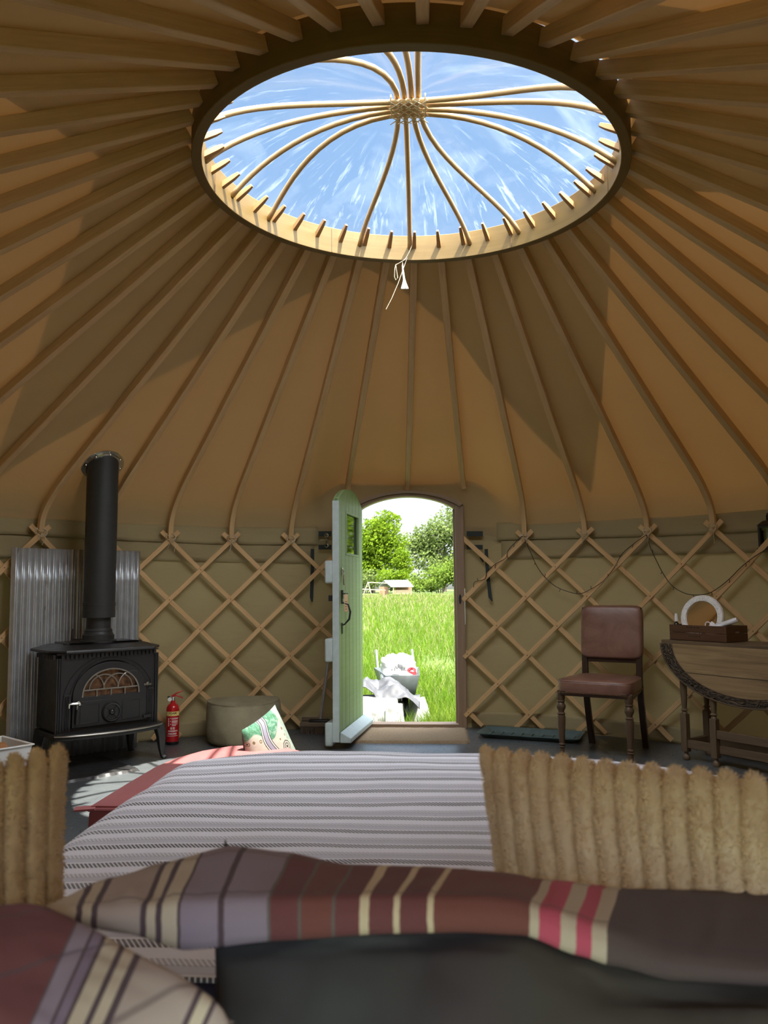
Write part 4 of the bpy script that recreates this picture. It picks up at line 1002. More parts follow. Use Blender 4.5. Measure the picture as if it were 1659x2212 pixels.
for s_, (xa, xb) in (('left', (688, 716)), ('right', (1008, 1043))):
    for y_, h_, q_ in ((1153, .020, 'upper'), (1182, .018, 'lower')):
        a, b = PR(xa, y_, R3-.004), PR(xb, y_, R3-.004); m = MB(); m.bar(a, b, h_*2, .003, up=-V((a.x, a.y, 0)).normalized())
        tag(m.build('webbing_band', M_STRAP, origin=a), f'short dark webbing band at the {q_} edge of the canvas flap, {s_} of the door', 'strap', 'webbing bands')
bk = PR(705, 1166, R3-.03)
kb = thing('metal_buckle', bk, 'small shiny metal buckle beside the top of the open door', 'buckle')
m = MB(); tn = V((bk.y, -bk.x, 0)).normalized()
for z in (-.045, .035): m.tube([bk*0+ZZ*z+tn*(.014*math.cos(a/10*2*PI))+ZZ*(.014*math.sin(a/10*2*PI)) for a in range(10)], .004, 6, closed=True)
m.tube([ZZ*-.04, ZZ*.05], .006, 8); m.bar(ZZ*.0+tn*-.05, tn*.01, .03, .004); m.build('buckle_frame', M_CHROME, kb)
# ------------------------------------------------------------------ bed and striped blanket
BX0, BX1, BY0, BY1 = -.555, 1.12, -2.93, -.875
bed = thing('bed', (.28, -1.95, 0), 'low double bed under the striped blanket, with a lilac grey sheet at its head', 'bed')
BO = V(bed.location)
M_SHEET = plain('lilac grey sheet', (.24, .215, .29), .9, var=.08, scale=6)
def rbox(m, x0, x1, y0, y1, z0, z1, r=.05): m.box(((x0+x1)/2, (y0+y1)/2, (z0+z1)/2), (x1-x0, y1-y0, z1-z0))
m = MB(); rbox(m, BX0+.09, BX1-.09, BY0, BY1-.16, .30, .565); m.build('mattress', M_SHEET, bed, BO, bevel=.05)
m = MB(); rbox(m, BX0+.04, BX1-.04, BY0-.02, BY1-.16, .16, .30); m.build('bed_base', M_DARKW, bed, BO, bevel=.01)
for x in (BX0+.10, BX1-.10):
    for y in (BY0+.06, BY1-.18): m = MB(); m.box((x, y, .08), (.06, .06, .16)); m.build('leg', M_DARKW, bed, BO, bevel=.005)
def blanket_mat():
    t = NT('striped woven blanket'); c = t.coord('UV'); sp = t.n('ShaderNodeSeparateXYZ', {'Vector': c}); x, y = sp.outputs[0], sp.outputs[1]
    wob = t.math('MULTIPLY', t.math('SUBTRACT', t.noise(c, 3, 2), .5), .006)
    fy = t.math('FRACT', t.math('DIVIDE', t.math('ADD', y, wob), .094))
    n = t.noise(t.coord('UV', (400, 900, 1)), 1.0, 2)
    # base: white threads / light grey band / dark grey band
    base = t.ramp(fy, [(0, (.86, .87, .92)), (.27, (.86, .87, .92)), (.30, (.60, .61, .66)), (.50, (.60, .61, .66)), (.53, (.86, .87, .92)), (.72, (.86, .87, .92))], 'CONSTANT')
    tw = t.math('FRACT', t.math('ADD', t.math('DIVIDE', x, .0072), t.math('DIVIDE', y, .0105)))
    twm = t.ramp(tw, [(0, (1,)*3), (.58, (1,)*3), (.66, (0,)*3), (.94, (0,)*3), (1, (1,)*3)])
    dk = t.ramp(fy, [(0, (1,)*3), (.235, (1,)*3), (.245, (0,)*3), (.985, (0,)*3), (1, (1,)*3)])
    lt = t.ramp(fy, [(.50, (0,)*3), (.515, (.42,)*3), (.69, (.42,)*3), (.705, (0,)*3)])
    yb = t.math('ADD', .55, t.math('MULTIPLY', t.noise(t.coord('UV', (1, 8, 1)), 2.2, 2), .75))
    fac = t.math('MULTIPLY', twm, t.math('MAXIMUM', t.math('MINIMUM', t.math('MULTIPLY', dk, yb), 1.0), lt))
    col = t.mix(fac, base, (.030, .030, .036))
    col = t.mix(t.math('MULTIPLY', t.ramp(t.noise(t.coord('UV', (1, 1, 1)), 170, 1), [(.765, (0,)*3), (.79, (1,)*3)]), .8), col, (.05, .05, .06))
    p = t.bsdf(Base_Color=t.mix(t.math('MULTIPLY', n, .2), col, (.45, .45, .48)), Roughness=.95); t.set(p.inputs['Sheen Weight'], .15)
    t.set(p.inputs['Normal'], t.bump(t.math('ADD', t.math('MULTIPLY', tw, .4), t.math('ADD', n, t.math('MULTIPLY', t.math('SINE', t.math('MULTIPLY', fy, 12.56)), .9))), .28, .004)); return t.done(p)
M_BLANK = blanket_mat()
NX, NY = 150, 150
def bl(u, v):
    # unrolled cloth: u across, v along; drops at left, right and far end
    x = lerp(BX0-.36, BX1+.36, u); y = lerp(-2.235, BY1+.34, v)
    r = .11; z = .0; X, Y = x, y
    def drop(d):   # distance past the edge start -> (outward, down)
        if d <= 0: return d, 0
        L = r*PI/2
        if d < L: a = d/r; return r*math.sin(a), r*(1-math.cos(a))
        return r, r + (d-L)
    dx = 0; zx = 0; zy = 0
    xe0, xe1, ye = BX0+r, BX1-r, BY1-r
    # right far corner sags nearer
    ye -= .53*min(.8, max(0, x-.33))**1.42 if x > .33 else 0
    ye -= .10*max(0, (-.05-x)/.45)**2 if x < -.05 else 0
    if x < xe0: o, zx = drop(xe0-x); X = xe0-o
    if x > xe1: o, zx = drop(x-xe1); X = xe1+o
    if y > ye: o, zy = drop(y-ye); Y = ye+o
    q = V((x, y, 0))
    z = .612 - math.hypot(zx, zy) if zx and zy else .612 - zx - zy
    z += .010*(1-((x-.28)/.78)**2) + .006*fbm(q*2.3, 3)
    z += .004*math.sin(y*9+x*1.3)*math.sin(x*4+1)
    return V((X + .01*noise.noise(q*5)*(1 if zx or zy else 0), Y, max(.04, z)))
m = MB(); m.grid(bl, NX, NY)
m.u = [[(lerp(BX0-.36, BX1+.36, a), lerp(-2.235, BY1+.34, b)) for a, b in f] for f in m.u]
blk = m.build('striped_blanket', M_BLANK, origin=(.28, -1.62, .5), ang=3.2, solid=.006)
tag(blk, 'white woven blanket with grey twill stripes spread over the bed', 'blanket')

# ------------------------------------------------------------------ pink day bed
M_PINK = plain('salmon pink cover', (.30, .075, .077), .85, var=.07, scale=9, sheen=.2)
pk = thing('pink_futon', (-.2, .2, 0), 'low salmon pink covered futon beyond the foot of the bed', 'futon')
PO = V(pk.location)
edge = [(-1.035, -.40), (-1.03, -.1), (-1.02, .2), (-.985, .38), (-.91, .54), (-.80, .66), (-.66, .69), (-.52, .64), (-.40, .52), (-.30, .34), (-.22, .08), (-.18, -.15), (-.17, -.40)]
m = MB()
def futon(k, z, e=edge):
    cx, cy = -.6, .10; return [V((cx+(x-cx)*k, cy+(y-cy)*k, z)) for x, y in e]
lv = [futon(.985, .03), futon(.995, .06), futon(1.0, .17), futon(.995, .285), futon(.985, .312), futon(.95, .320), futon(.5, .325), futon(.02, .326)]
rs = [m.add(L) for L in lv]; n = len(edge)
for a, b in zip(rs, rs[1:]):
    for j in range(n): m.face([a+j, a+(j+1) % n, b+(j+1) % n, b+j])
m.face([rs[0]+j for j in range(n)][::-1]); m.face([rs[-1]+j for j in range(n)])
m.build('mattress_pad', M_PINK, pk, PO, ang=.9)
m = MB(); L = futon(.998, .300); m.tube([L[i].lerp(L[(i+1) % n], j/3) for i in range(n) for j in range(3)], .007, 6, closed=True)
c = V((-1.035, -.40, .30)); m.box(c+V((-.01, -.005, .006)), (.07, .05, .006), Matrix.Rotation(.3, 3, 'Z'))
m.build('edge_piping', M_PINK, pk, PO)

# ------------------------------------------------------------------ cushions
def patch(TL, TR, BR, BL, th, nu, nv, disp=None, pinch=.04, pw=4):
    """closed cushion between four corners; u left->right, v top->bottom; returns MB of both faces"""
    N = (TR-TL).cross(BL-TL).normalized()
    if N.dot(CAM-TL) < 0: N = -N
    def pt(u, v, sg):
        x, y = 2*u-1, 2*v-1
        uu = .5 + x*(1-pinch*(1-y*y))/2; vv = .5 + y*(1-pinch*(1-x*x))/2
        b = TL.lerp(TR, uu).lerp(BL.lerp(BR, uu), vv)
        k = max(0, (1-abs(x)**pw)*(1-abs(y)**pw))**.5
        P = b + N*(sg*th*k)
        if disp: P = P + disp(u, v, sg, k, N, TL, TR, BR, BL)
        return P
    m = MB(); m.grid(lambda u, v: pt(u, v, 1), nu, nv); m.grid(lambda u, v: pt(u, v, -1), nu, nv, flip=True)
    return m, pt
def fur_mat(name, lo, hi):
    t = NT(name); c = t.coord('Object'); n = t.noise(c, 26, 5, .7); n2 = t.noise(c, 7, 3)
    col = t.mix(t.math('MULTIPLY', n2, .5), t.ramp(n, [(.3, lo), (.7, hi)]), hi)
    p = t.bsdf(Base_Color=col, Roughness=.95); t.set(p.inputs['Sheen Weight'], .35); t.set(p.inputs['Sheen Roughness'], .5)
    t.set(p.inputs['Normal'], t.bump(n, .35, .01)); l = t.n('ShaderNodeBsdfTranslucent', {'Color': col}); mx = t.n('ShaderNodeMixShader', {0: .3}); t.set(mx.inputs[1], p); t.set(mx.inputs[2], l); return t.done(mx)
def fur_cushion(name, corners, th, ribs, mat, label, seed, nfib=26000, hid=0):
    TL, TR, BR, BL = corners; ctr = (TL+TR+BR+BL)/4; base = V((ctr.x, ctr.y, min(p.z for p in corners)))
    W = (TR-TL).length
    def rib(u): f = (u*ribs) % 1; return math.sqrt(max(0, 1-(2*f-1)**2))
    def disp(u, v, sg, k, N, *_):
        rb = rib(u); cell = math.floor(u*ribs); h = .6+.4*noise.noise(V((cell*3.1+seed, v*7, sg)))
        puff = .5+.5*math.sin(v*26 + 6*noise.noise(V((cell*1.7, seed, sg*2))) )
        up = (TL-BL).normalized(); e = max(0, 1-v*6) 
        q = V((u*9, v*7, sg+seed))
        return N*sg*(W/ribs*.62*rb*(.7+.3*h) + .0022*puff*rb)*(.35+.65*k) + up*(W/ribs*1.0*(rb-.3)*(.85+.15*h))*e + N*.0025*fbm(q*2, 3)*sg*k
    m, pt = patch(TL, TR, BR, BL, th, ribs*12, 60, disp)
    C_ = thing(name, base, label, 'cushion'); m.build('cushion_body', mat, C_, base, ang=3.2)
    f = MB(); rg = random.Random(seed)
    for i in range(nfib):
        u, v = rg.random(), rg.random()**1.25; sg = 1 if rg.random() < .8 else -1
        p = pt(u, v, sg); e = .004; a = pt(min(1, u+e), v, sg)-pt(max(0, u-e), v, sg); b = pt(u, min(1, v+e), sg)-pt(u, max(0, v-e), sg)
        nn = a.cross(b)
        if nn.length < 1e-9: continue
        nn.normalize(); N0 = (TR-TL).cross(BL-TL).normalized(); N0 = N0 if N0.dot(CAM-TL) > 0 else -N0
        if nn.dot(N0)*sg < 0: nn = -nn
        d = (nn + V((rg.uniform(-.4, .4), rg.uniform(-.4, .4), rg.uniform(-.4, .4)))).normalized(); l = rg.uniform(.002, .0045); s_ = d.orthogonal().normalized()*.0009
        j = f.add([p-s_, p+s_, p+d*l]); f.face([j, j+1, j+2])
    o = f.build('fur_pile', mat, C_, base, ang=3.2); o['kind'] = 'stuff'
    return C_
M_FURR = fur_mat('cream fur', (.76, .60, .36), (.94, .81, .55))
M_FURL = fur_mat('tan fur', (.50, .345, .155), (.68, .50, .26))
fur_cushion('fur_cushion', (PD(1040, 1640, .98), PD(1730, 1712, .80), PD(1790, 2285, .70), PD(1098, 2100, .86)), .055, 14, M_FURR, 'cream ribbed faux fur cushion on the right of the bed', 3)
fur_cushion('fur_cushion', (PD(-420, 1735, .80), PD(146, 1634, .92), PD(146, 2138, .85), PD(-440, 2290, .73)), .05, 11, M_FURL, 'tan ribbed faux fur cushion at the left edge of the bed', 9, 18000)

def pattern_mat():
    t = NT('patterned cushion'); c = t.coord('UV', (1, 1, 1)); sp = t.n('ShaderNodeSeparateXYZ', {'Vector': c}); u, v = sp.outputs[0], sp.outputs[1]
    def med(cu, cv, R, ru):
        du = t.math('ABSOLUTE', t.math('SUBTRACT', u, cu)); dv = t.math('ABSOLUTE', t.math('MULTIPLY', t.math('SUBTRACT', v, cv), ru))
        man = t.math('ADD', du, dv); mxx = t.math('MAXIMUM', du, dv); return t.math('DIVIDE', t.math('ADD', t.math('MULTIPLY', man, .5), t.math('MULTIPLY', mxx, .6)), R)
    vor = t.n('ShaderNodeTexVoronoi', {'Vector': c, 'Scale': 9.0, 'Randomness': .55}); vd = vor.outputs['Distance']
    spots = t.ramp(vd, [(0, (.03, .03, .035)), (.10, (.03, .03, .035)), (.12, (.62, .58, .50)), (.19, (.62, .58, .50)), (.21, (.22, .17, .08)), (.30, (.30, .24, .12)), (.32, (.66, .62, .54)), (.46, (.66, .62, .54)), (.48, (.60, .57, .50))], 'CONSTANT')
    w = t.math('ADD', u, t.math('MULTIPLY', t.math('SINE', t.math('MULTIPLY', v, 6.5)), .10))
    d = t.math('ABSOLUTE', t.math('SUBTRACT', w, .50))
    grn = t.ramp(t.noise(c, 14, 3, .6, 1.5), [(.4, (.05, .22, .10)), (.55, (.10, .33, .22)), (.7, (.42, .55, .45))])
    top = t.math('ADD', v, t.math('MULTIPLY', t.math('SINE', t.math('MULTIPLY', u, 9.0)), .09))
    col = t.mix(t.ramp(top, [(.20, (1,)*3), (.22, (0,)*3)]), spots, grn)
    col = t.mix(t.ramp(u, [(.82, (0,)*3), (.85, (1,)*3)]), col, t.mix(.5, grn, (.62, .62, .6)))
    band = t.ramp(d, [(0, (.33, .33, .45)), (.035, (.33, .33, .45)), (.036, (.02, .02, .03)), (.05, (.02, .02, .03)), (.052, (.72, .70, .68)), (.075, (.72, .70, .68)), (.077, (.02, .02, .03)), (.09, (.02, .02, .03)), (.092, (0, 0, 0))], 'CONSTANT')
    col = t.mix(t.ramp(d, [(.0, (1,)*3), (.09, (1,)*3), (.092, (0,)*3)], 'CONSTANT'), col, band)
    for cu, cv in ((.24, .62), (.78, .50)):
        mm = med(cu, cv, .14, 1.0)
        mc = t.ramp(mm, [(0, (.03, .03, .03)), (.18, (.65, .62, .55)), (.32, (.04, .05, .05)), (.45, (.55, .52, .45)), (.62, (.10, .12, .11)), (.78, (.62, .58, .5))], 'CONSTANT')
        col = t.mix(t.ramp(mm, [(0, (1,)*3), (.9, (1,)*3), (.92, (0,)*3)], 'CONSTANT'), col, mc)
    return t.done(t.bsdf(Base_Color=t.mix(1.0, col, (.36, .36, .36), 'MULTIPLY'), Roughness=.85))
cs = (PD(522, 1577, 3.72), PD(594, 1522, 3.86), PD(664, 1668, 3.92), PD(536, 1712, 3.78))
m, _ = patch(*cs, .055, 28, 28, None, .07, 3)
nf = len(m.f)//2; m.m = [0]*nf + [1]*nf
base = V((sum(c.x for c in cs)/4, sum(c.y for c in cs)/4, .326))
pc = thing('patterned_cushion', base, 'cream and green patterned cushion leaning on the pink futon', 'cushion')
half = MB(); half.v = m.v[:len(m.v)//2]; half.f = m.f[:nf]; half.u = m.u[:nf]; half.m = [0]*nf
half.build('front_cover', pattern_mat(), pc, base, ang=3.2)
bk_ = MB(); h0 = len(m.v)//2; bk_.v = m.v[h0:]; bk_.f = [[i-h0 for i in f] for f in m.f[nf:]]; bk_.u = m.u[nf:]; bk_.m = [0]*nf
bk_.build('back_cover', plain('dark blue grey cloth', (.035, .05, .06), .9), pc, base, ang=3.2)

# ------------------------------------------------------------------ plaid pillows in front of the camera
CREAM, BEIGE, DKL = (.52, .45, .33), (.40, .33, .28), (.075, .048, .058)
PURP, PURP2, MAR, MAR2, GREY = (.215, .165, .225), (.27, .22, .27), (.145, .040, .042), (.165, .05, .038), (.125, .115, .10)
GOLD, PNK, BRN = (.62, .52, .34), (.50, .075, .125), (.085, .060, .056)
def plaid(name, stops, cross=True):
    t = NT(name); c = t.coord('UV'); sp = t.n('ShaderNodeSeparateXYZ', {'Vector': c}); u, v = sp.outputs[0], sp.outputs[1]
    col = t.ramp(t.math('ADD', u, t.math('MULTIPLY', t.math('SUBTRACT', t.noise(c, 6, 2), .5), .004)), stops, 'CONSTANT')
    if cross:
        fv = t.math('FRACT', t.math('MULTIPLY', v, 3.0)); col = t.mix(t.ramp(fv, [(0, (.0,)*3), (.62, (0,)*3), (.64, (.5,)*3), (.68, (.5,)*3), (.70, (0,)*3)]), col, (.07, .055, .065))
    n = t.noise(t.coord('UV', (300, 60, 1)), 1, 2)
    p = t.bsdf(Base_Color=t.mix(t.math('MULTIPLY', n, .10), col, (.3, .27, .26)), Roughness=.9); t.set(p.inputs['Sheen Weight'], .04)
    t.set(p.inputs['Normal'], t.bump(n, .2, .002)); return t.done(p)
X = lambda px: (px-100)/1700
st1 = [(0, CREAM), (X(165), DKL), (X(178), CREAM), (X(197), DKL), (X(209), BEIGE), (X(302), DKL), (X(317), CREAM), (X(336), DKL), (X(352), CREAM), (X(382), DKL), (X(390), PURP2), (X(470), DKL), (X(482), PURP2), (X(572), GREY), (X(580), MAR), (X(640), GREY), (X(650), MAR2), (X(712), GREY), (X(720), MAR), (X(776), GOLD), (X(794), MAR), (X(847), GOLD), (X(863), MAR), (X(919), GOLD), (X(935), MAR2), (X(1137), CREAM), (X(1160), PNK), (X(1203), CREAM), (X(1236), PNK), (X(1275), CREAM), (X(1308), BRN)]
UT = [(100, 1960), (200, 1902), (300, 1868), (450, 1832), (560, 1845), (700, 1872), (880, 1877), (1000, 1886), (1150, 1905), (1330, 1925), (1659, 1932), (1850, 1940)]
CT = [(100, 1966), (200, 1962), (300, 1960), (380, 1955), (560, 1946), (800, 1942), (1050, 1944), (1110, 1950), (1180, 1972), (1300, 2010), (1450, 2062), (1659, 2085), (1850, 2090)]
LT = [(100, 1974), (200, 2000), (280, 2012), (400, 2047), (600, 2026), (830, 2011), (1000, 2008), (1130, 2014), (1250, 2058), (1320, 2080), (1450, 2112), (1659, 2124), (1850, 2130)]
DT_ = [(100, .645), (430, .60), (1130, .585), (1659, .60), (1850, .61)]
def rim(px):
    d0 = interp(DT_, px); U, C, L = interp(UT, px), interp(CT, px), interp(LT, px)
    w = V((px, 0, 0)); wob = 6*noise.noise(V((px*.013, 1, 0)))
    k = min(1, (px-100)/150)
    sh_ = 42 if px < 1100 else 30
    top = PD(px + sh_*k*1.2, U, d0 + .02 + .12*k); cre = PD(px, C, d0 + .008); low = PD(px, L, d0)
    mid = top.lerp(cre, .45) + ZZ*(.002*k + .004*fbm(V((px*.011, 3, 1)), 3)) ; mid2 = top.lerp(cre, .82) + ZZ*(.001*k + .004*fbm(V((px*.017, 5, 1)), 3))
    back = PD(px + sh_*k*1.5, U+25, d0 + .05 + .15*k)
    return [back, top, top.lerp(mid, .55)+ZZ*.003*k, mid, mid2, cre, cre.lerp(low, .5)+(CAM-low).normalized()*.004, low, low + FH*.012 - ZZ*.001]
NCOL = 120; cols = [rim(lerp(100, 1800, i/NCOL)) for i in range(NCOL+1)]
pp = thing('plaid_pillow', PD(900, 2150, .66)-ZZ*.12, 'large plaid pillow with a shaded dark underside across the bottom of the picture', 'pillow')
PPO = V(pp.location)
m = MB()
def rimpt(u, v):
    c = cols[round(u*NCOL)]; x = v*(len(c)-1)*3; x /= 3; i = min(int(x), len(c)-2); return c[i].lerp(c[i+1], x-i)
m.grid(rimpt, NCOL, 24)
m.build('plaid_cover', plaid('plaid cotton', st1), pp, PPO, ang=3.2, solid=.004)
def under_mat():  # the underside's deep shade is put into its dark cloth colours
    t = NT('shaded pillow underside'); c = t.coord('Object'); n = t.noise(c, 7, 3, .6); 
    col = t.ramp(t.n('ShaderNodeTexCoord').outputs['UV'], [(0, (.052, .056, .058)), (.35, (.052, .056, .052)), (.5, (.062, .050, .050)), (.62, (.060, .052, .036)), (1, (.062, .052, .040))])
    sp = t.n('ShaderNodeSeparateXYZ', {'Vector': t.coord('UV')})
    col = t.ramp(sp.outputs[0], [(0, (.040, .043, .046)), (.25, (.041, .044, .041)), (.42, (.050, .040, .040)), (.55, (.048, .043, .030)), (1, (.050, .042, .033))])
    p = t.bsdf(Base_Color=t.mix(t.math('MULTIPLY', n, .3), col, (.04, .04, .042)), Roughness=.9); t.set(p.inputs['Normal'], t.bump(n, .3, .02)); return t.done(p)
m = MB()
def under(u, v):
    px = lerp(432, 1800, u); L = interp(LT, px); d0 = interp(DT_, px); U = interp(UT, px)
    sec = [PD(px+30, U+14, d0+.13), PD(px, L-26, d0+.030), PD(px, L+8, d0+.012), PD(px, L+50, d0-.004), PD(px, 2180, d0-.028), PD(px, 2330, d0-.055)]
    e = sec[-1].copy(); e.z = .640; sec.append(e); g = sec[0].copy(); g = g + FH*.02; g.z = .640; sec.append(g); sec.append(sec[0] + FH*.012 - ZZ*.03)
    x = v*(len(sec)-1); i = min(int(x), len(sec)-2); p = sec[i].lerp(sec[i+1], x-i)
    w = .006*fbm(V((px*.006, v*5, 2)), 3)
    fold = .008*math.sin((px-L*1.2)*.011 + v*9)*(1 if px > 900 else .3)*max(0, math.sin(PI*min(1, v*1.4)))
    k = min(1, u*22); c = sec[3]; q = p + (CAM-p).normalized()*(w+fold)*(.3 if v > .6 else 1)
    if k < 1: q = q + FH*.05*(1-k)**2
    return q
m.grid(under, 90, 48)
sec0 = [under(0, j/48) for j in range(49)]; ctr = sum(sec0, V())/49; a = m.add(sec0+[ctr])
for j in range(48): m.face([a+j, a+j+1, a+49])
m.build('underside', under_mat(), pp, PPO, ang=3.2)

Y = lambda x: (x-60)/480
st2 = [(0, MAR), (Y(160), (.10, .08, .09)), (Y(164), PURP2), (Y(194), DKL), (Y(200), PURP), (Y(216), DKL), (Y(224), CREAM), (Y(252), DKL), (Y(263), CREAM), (Y(285), DKL), (Y(298), BEIGE), (Y(420), DKL), (Y(430), CREAM), (Y(452), DKL), (Y(462), BEIGE)]
cs = (PD(-330, 1995, .66), PD(104, 2000, .655), PD(506, 2208, .50), PD(60, 2560, .44))
m, _ = patch(*cs, .030, 40, 40, lambda u, v, sg, k, N, *a: N*.003*fbm(V((u*4, v*4, sg)), 3) - (ZZ*.12*k if sg < 0 else ZZ*0), .015, 6)
def uvx(p):
    a, b = proj(p); return ((a+.45*(b-1968+67))/1.269-60)/480
m.u = [[(min(.999, max(.001, uvx(m.v[i]))), w[1]) for i, w in zip(f, fu)] for f, fu in zip(m.f, m.u)]
pb = V((sum(c.x for c in cs)/4, sum(c.y for c in cs)/4, min(c.z for c in cs)))
p2 = thing('plaid_pillow', pb, 'maroon, purple and cream plaid pillow corner at the bottom left', 'pillow')
m.build('plaid_cover', plaid('plaid cotton corner', st2, True), p2, pb, ang=3.2)
# ------------------------------------------------------------------ outside: meadow, trees, shed, barrow
def gz(d): return -.25 + .0085*(d-7)          # ground height at forward distance d
def OUT(px, d, dz=0):
    q = PD(px, 1270, d); return V((q.x, q.y, gz(d)+dz))
t = NT('meadow ground'); c = t.coord('Object'); n = t.noise(c, .5, 5, .6); n2 = t.noise(c, 9, 4, .7)
M_GROUND = t.done(t.bsdf(Base_Color=t.mix(t.math('MULTIPLY', n2, .6), t.ramp(n, [(.3, (.044, .075, .006)), (.6, (.062, .088, .007)), (.8, (.075, .090, .013))]), (.042, .075, .006)), Roughness=.9))
m = MB()
def gr(u, v):
    d = 6.35 + 118*v**2; x = (u-.5)*(5 + d*1.0); p = CAM + FH*d + RH*x; return V((p.x, p.y, gz(d) + .05*noise.noise(V((p.x*.3, p.y*.3, 0)))*min(1, d/30)))
m.grid(gr, 40, 60)
def gr2(u, v):   # the same meadow on the other sides of the tent
    a = lerp(.35, 2*PI-.35, u); r = 3.9 + 30*v; return V((r*math.sin(a), r*math.cos(a)*(1.15 if math.cos(a) < 0 else 1), -.27))
m.grid(gr2, 40, 6)
structure(m.build('ground', M_GROUND, ang=3.2))
def leafmat(name, lo, hi, tr):
    t = NT(name); c = t.coord('Object'); n = t.noise(c, .9, 4, .7)
    d = t.n('ShaderNodeBsdfDiffuse', {'Color': t.ramp(n, [(.35, lo), (.65, hi)])}); l = t.n('ShaderNodeBsdfTranslucent', {'Color': (*tr, 1)})
    a = t.n('ShaderNodeMixShader', {0: .4}); t.set(a.inputs[1], d); t.set(a.inputs[2], l); return t.done(a)
M_GRASS = leafmat('meadow grass blades', (0.0648, 0.1297, 0.0112), (0.1158, 0.1760, 0.0204), (0.0834, 0.1575, 0.0112))
M_SEED = leafmat('grass seed heads', (0.1854, 0.1760, 0.0834), (0.2780, 0.2410, 0.1297), (0.1482, 0.1482, 0.0648))
rg = random.Random(21)
def onpath(d, x):   # mown strip curving off to the right
    c = 12.6 - .9*x; return x > .0 and abs(d-c) < 1.15
gm = MB(); NB = 54000
for i in range(NB):
    d = 6.9 + 70*rg.random()**2.5; w_ = .9+.20*(d-6.5); x = rg.uniform(-w_, w_) - .0616*0
    p = CAM + FH*d + RH*(x + .0616*d - .2); p.z = gz(d)
    mow = onpath(d, x); h = (rg.uniform(.03, .07) if mow else rg.uniform(.14, .34)*(1.0 if d > 9 else .8)); s = 1+ (d-7)*.09
    if d < 8.6 and x < .12 and rg.random() < .8: h *= .3
    wd = .0032*s; an = rg.uniform(0, PI); sd = V((math.cos(an), math.sin(an), 0))*wd; ln_ = V((rg.gauss(0, .3), rg.gauss(0, .3), 0))*h
    gm.mi = 1 if (not mow and rg.random() < .07+.006*(d-7)) else 0
    a = gm.add([p-sd, p+sd, p+ln_*.35+ZZ*h*.6-sd*.8, p+ln_*.35+ZZ*h*.6+sd*.8, p+ln_+ZZ*h]); gm.face([a, a+1, a+3, a+2]); gm.face([a+2, a+3, a+4])
gq = OUT(850, 12)
go = gm.build('meadow_grass', [M_GRASS, M_SEED], origin=gq, ang=3.2); tag(go, 'tall sunlit meadow grass outside the doorway', 'grass', kind='stuff')

M_LEAF1 = leafmat('oak leaves', (0.0790, 0.1369, 0.0105), (0.1369, 0.2001, 0.0158), (0.1264, 0.2106, 0.0127)); M_LEAF2 = leafmat('ash leaves', (0.0895, 0.1264, 0.0369), (0.1580, 0.2001, 0.0632), (0.1264, 0.1895, 0.0474)); M_LEAF3 = leafmat('hedge leaves', (0.0895, 0.1474, 0.0232), (0.1474, 0.2001, 0.0369), (0.1264, 0.2001, 0.0263))
M_BARK = plain('bark', (.16, .13, .10), .9)
def tree(name, px, d, lobes, n, size, mt, label, cat, trunk, seed, group):
    base = OUT(px, d); T = thing(name, base, label, cat, group=group); r = random.Random(seed); m = MB()
    K = d/FPX
    tot = sum(a*b for _, _, a, b in lobes)
    for (lx, ly, rx, rz) in lobes:
        c = PD(lx, ly, d); k = int(n*rx*rz/tot); rx *= K; rz *= K
        sub = [(V((r.gauss(0, .5), r.gauss(0, .5), r.gauss(0, .5)))) for _ in range(14)]
        for i in range(k):
            s = sub[r.randrange(14)]; v = V((r.gauss(0, 1), r.gauss(0, 1), r.gauss(0, 1))).normalized()*(r.random()**.4)*.55 + s*.72
            if v.length > 1.08: v = v.normalized()*r.uniform(.9, 1.08)
            p = c + V((v.x*rx, v.y*rx, v.z*rz)); nn = V((r.gauss(0, 1), r.gauss(0, 1), r.gauss(0, 1)+.6)).normalized(); a_ = nn.orthogonal().normalized(); b_ = nn.cross(a_); s2 = size*r.uniform(.6, 1.3)
            j = m.add([p-a_*s2, p-b_*s2*.6, p+a_*s2, p+b_*s2*.6]); m.face([j, j+1, j+2, j+3])
    m.build('foliage', mt, T, base, ang=3.2)
    m = MB(); top = PD(lobes[0][0], lobes[0][1], d)
    if trunk:
        m.tube([base, base.lerp(top, .35)+V((.2, 0, 0)), base.lerp(top, .7), top], [trunk, trunk*.8, trunk*.5, trunk*.25], 8)
        for i in range(5):
            e = top + V((r.uniform(-1, 1), r.uniform(-.6, .6), r.uniform(-.6, .6)))*lobes[0][2]*K*.8; m.tube([base.lerp(top, .45+.08*i), base.lerp(top, .6+.06*i).lerp(e, .5), e], [trunk*.35, trunk*.2, .02], 6)
    else:
        for i in range(4): m.tube([base+V((i*.2-.3, 0, 0)), base.lerp(top, .5)+V((i*.5-.7, .1, 0)), top+V((i-1.5, 0, 0))*.6], [.07, .05, .03], 6)
    m.build('trunk' if trunk else 'stems', M_BARK, T, base)
G_ = 'trees beyond the meadow'
tree('broadleaf_tree', 806, 96, [(800, 1175, 55, 52), (826, 1143, 46, 38), (850, 1180, 40, 42), (800, 1225, 70, 40), (690, 1165, 75, 65), (630, 1205, 60, 60), (750, 1190, 60, 60)], 19000, .21, M_LEAF1, 'bright green rounded tree at the left of the doorway view, above the shed', 'tree', .28, 1, G_)
tree('broadleaf_tree', 960, 100, [(950, 1150, 55, 60), (985, 1130, 48, 50), (905, 1180, 36, 46), (950, 1210, 62, 46), (1070, 1140, 66, 70), (1130, 1200, 60, 60), (1030, 1210, 60, 50)], 19000, .20, M_LEAF2, 'taller feathery grey-green tree at the right of the doorway view', 'tree', .3, 2, G_)
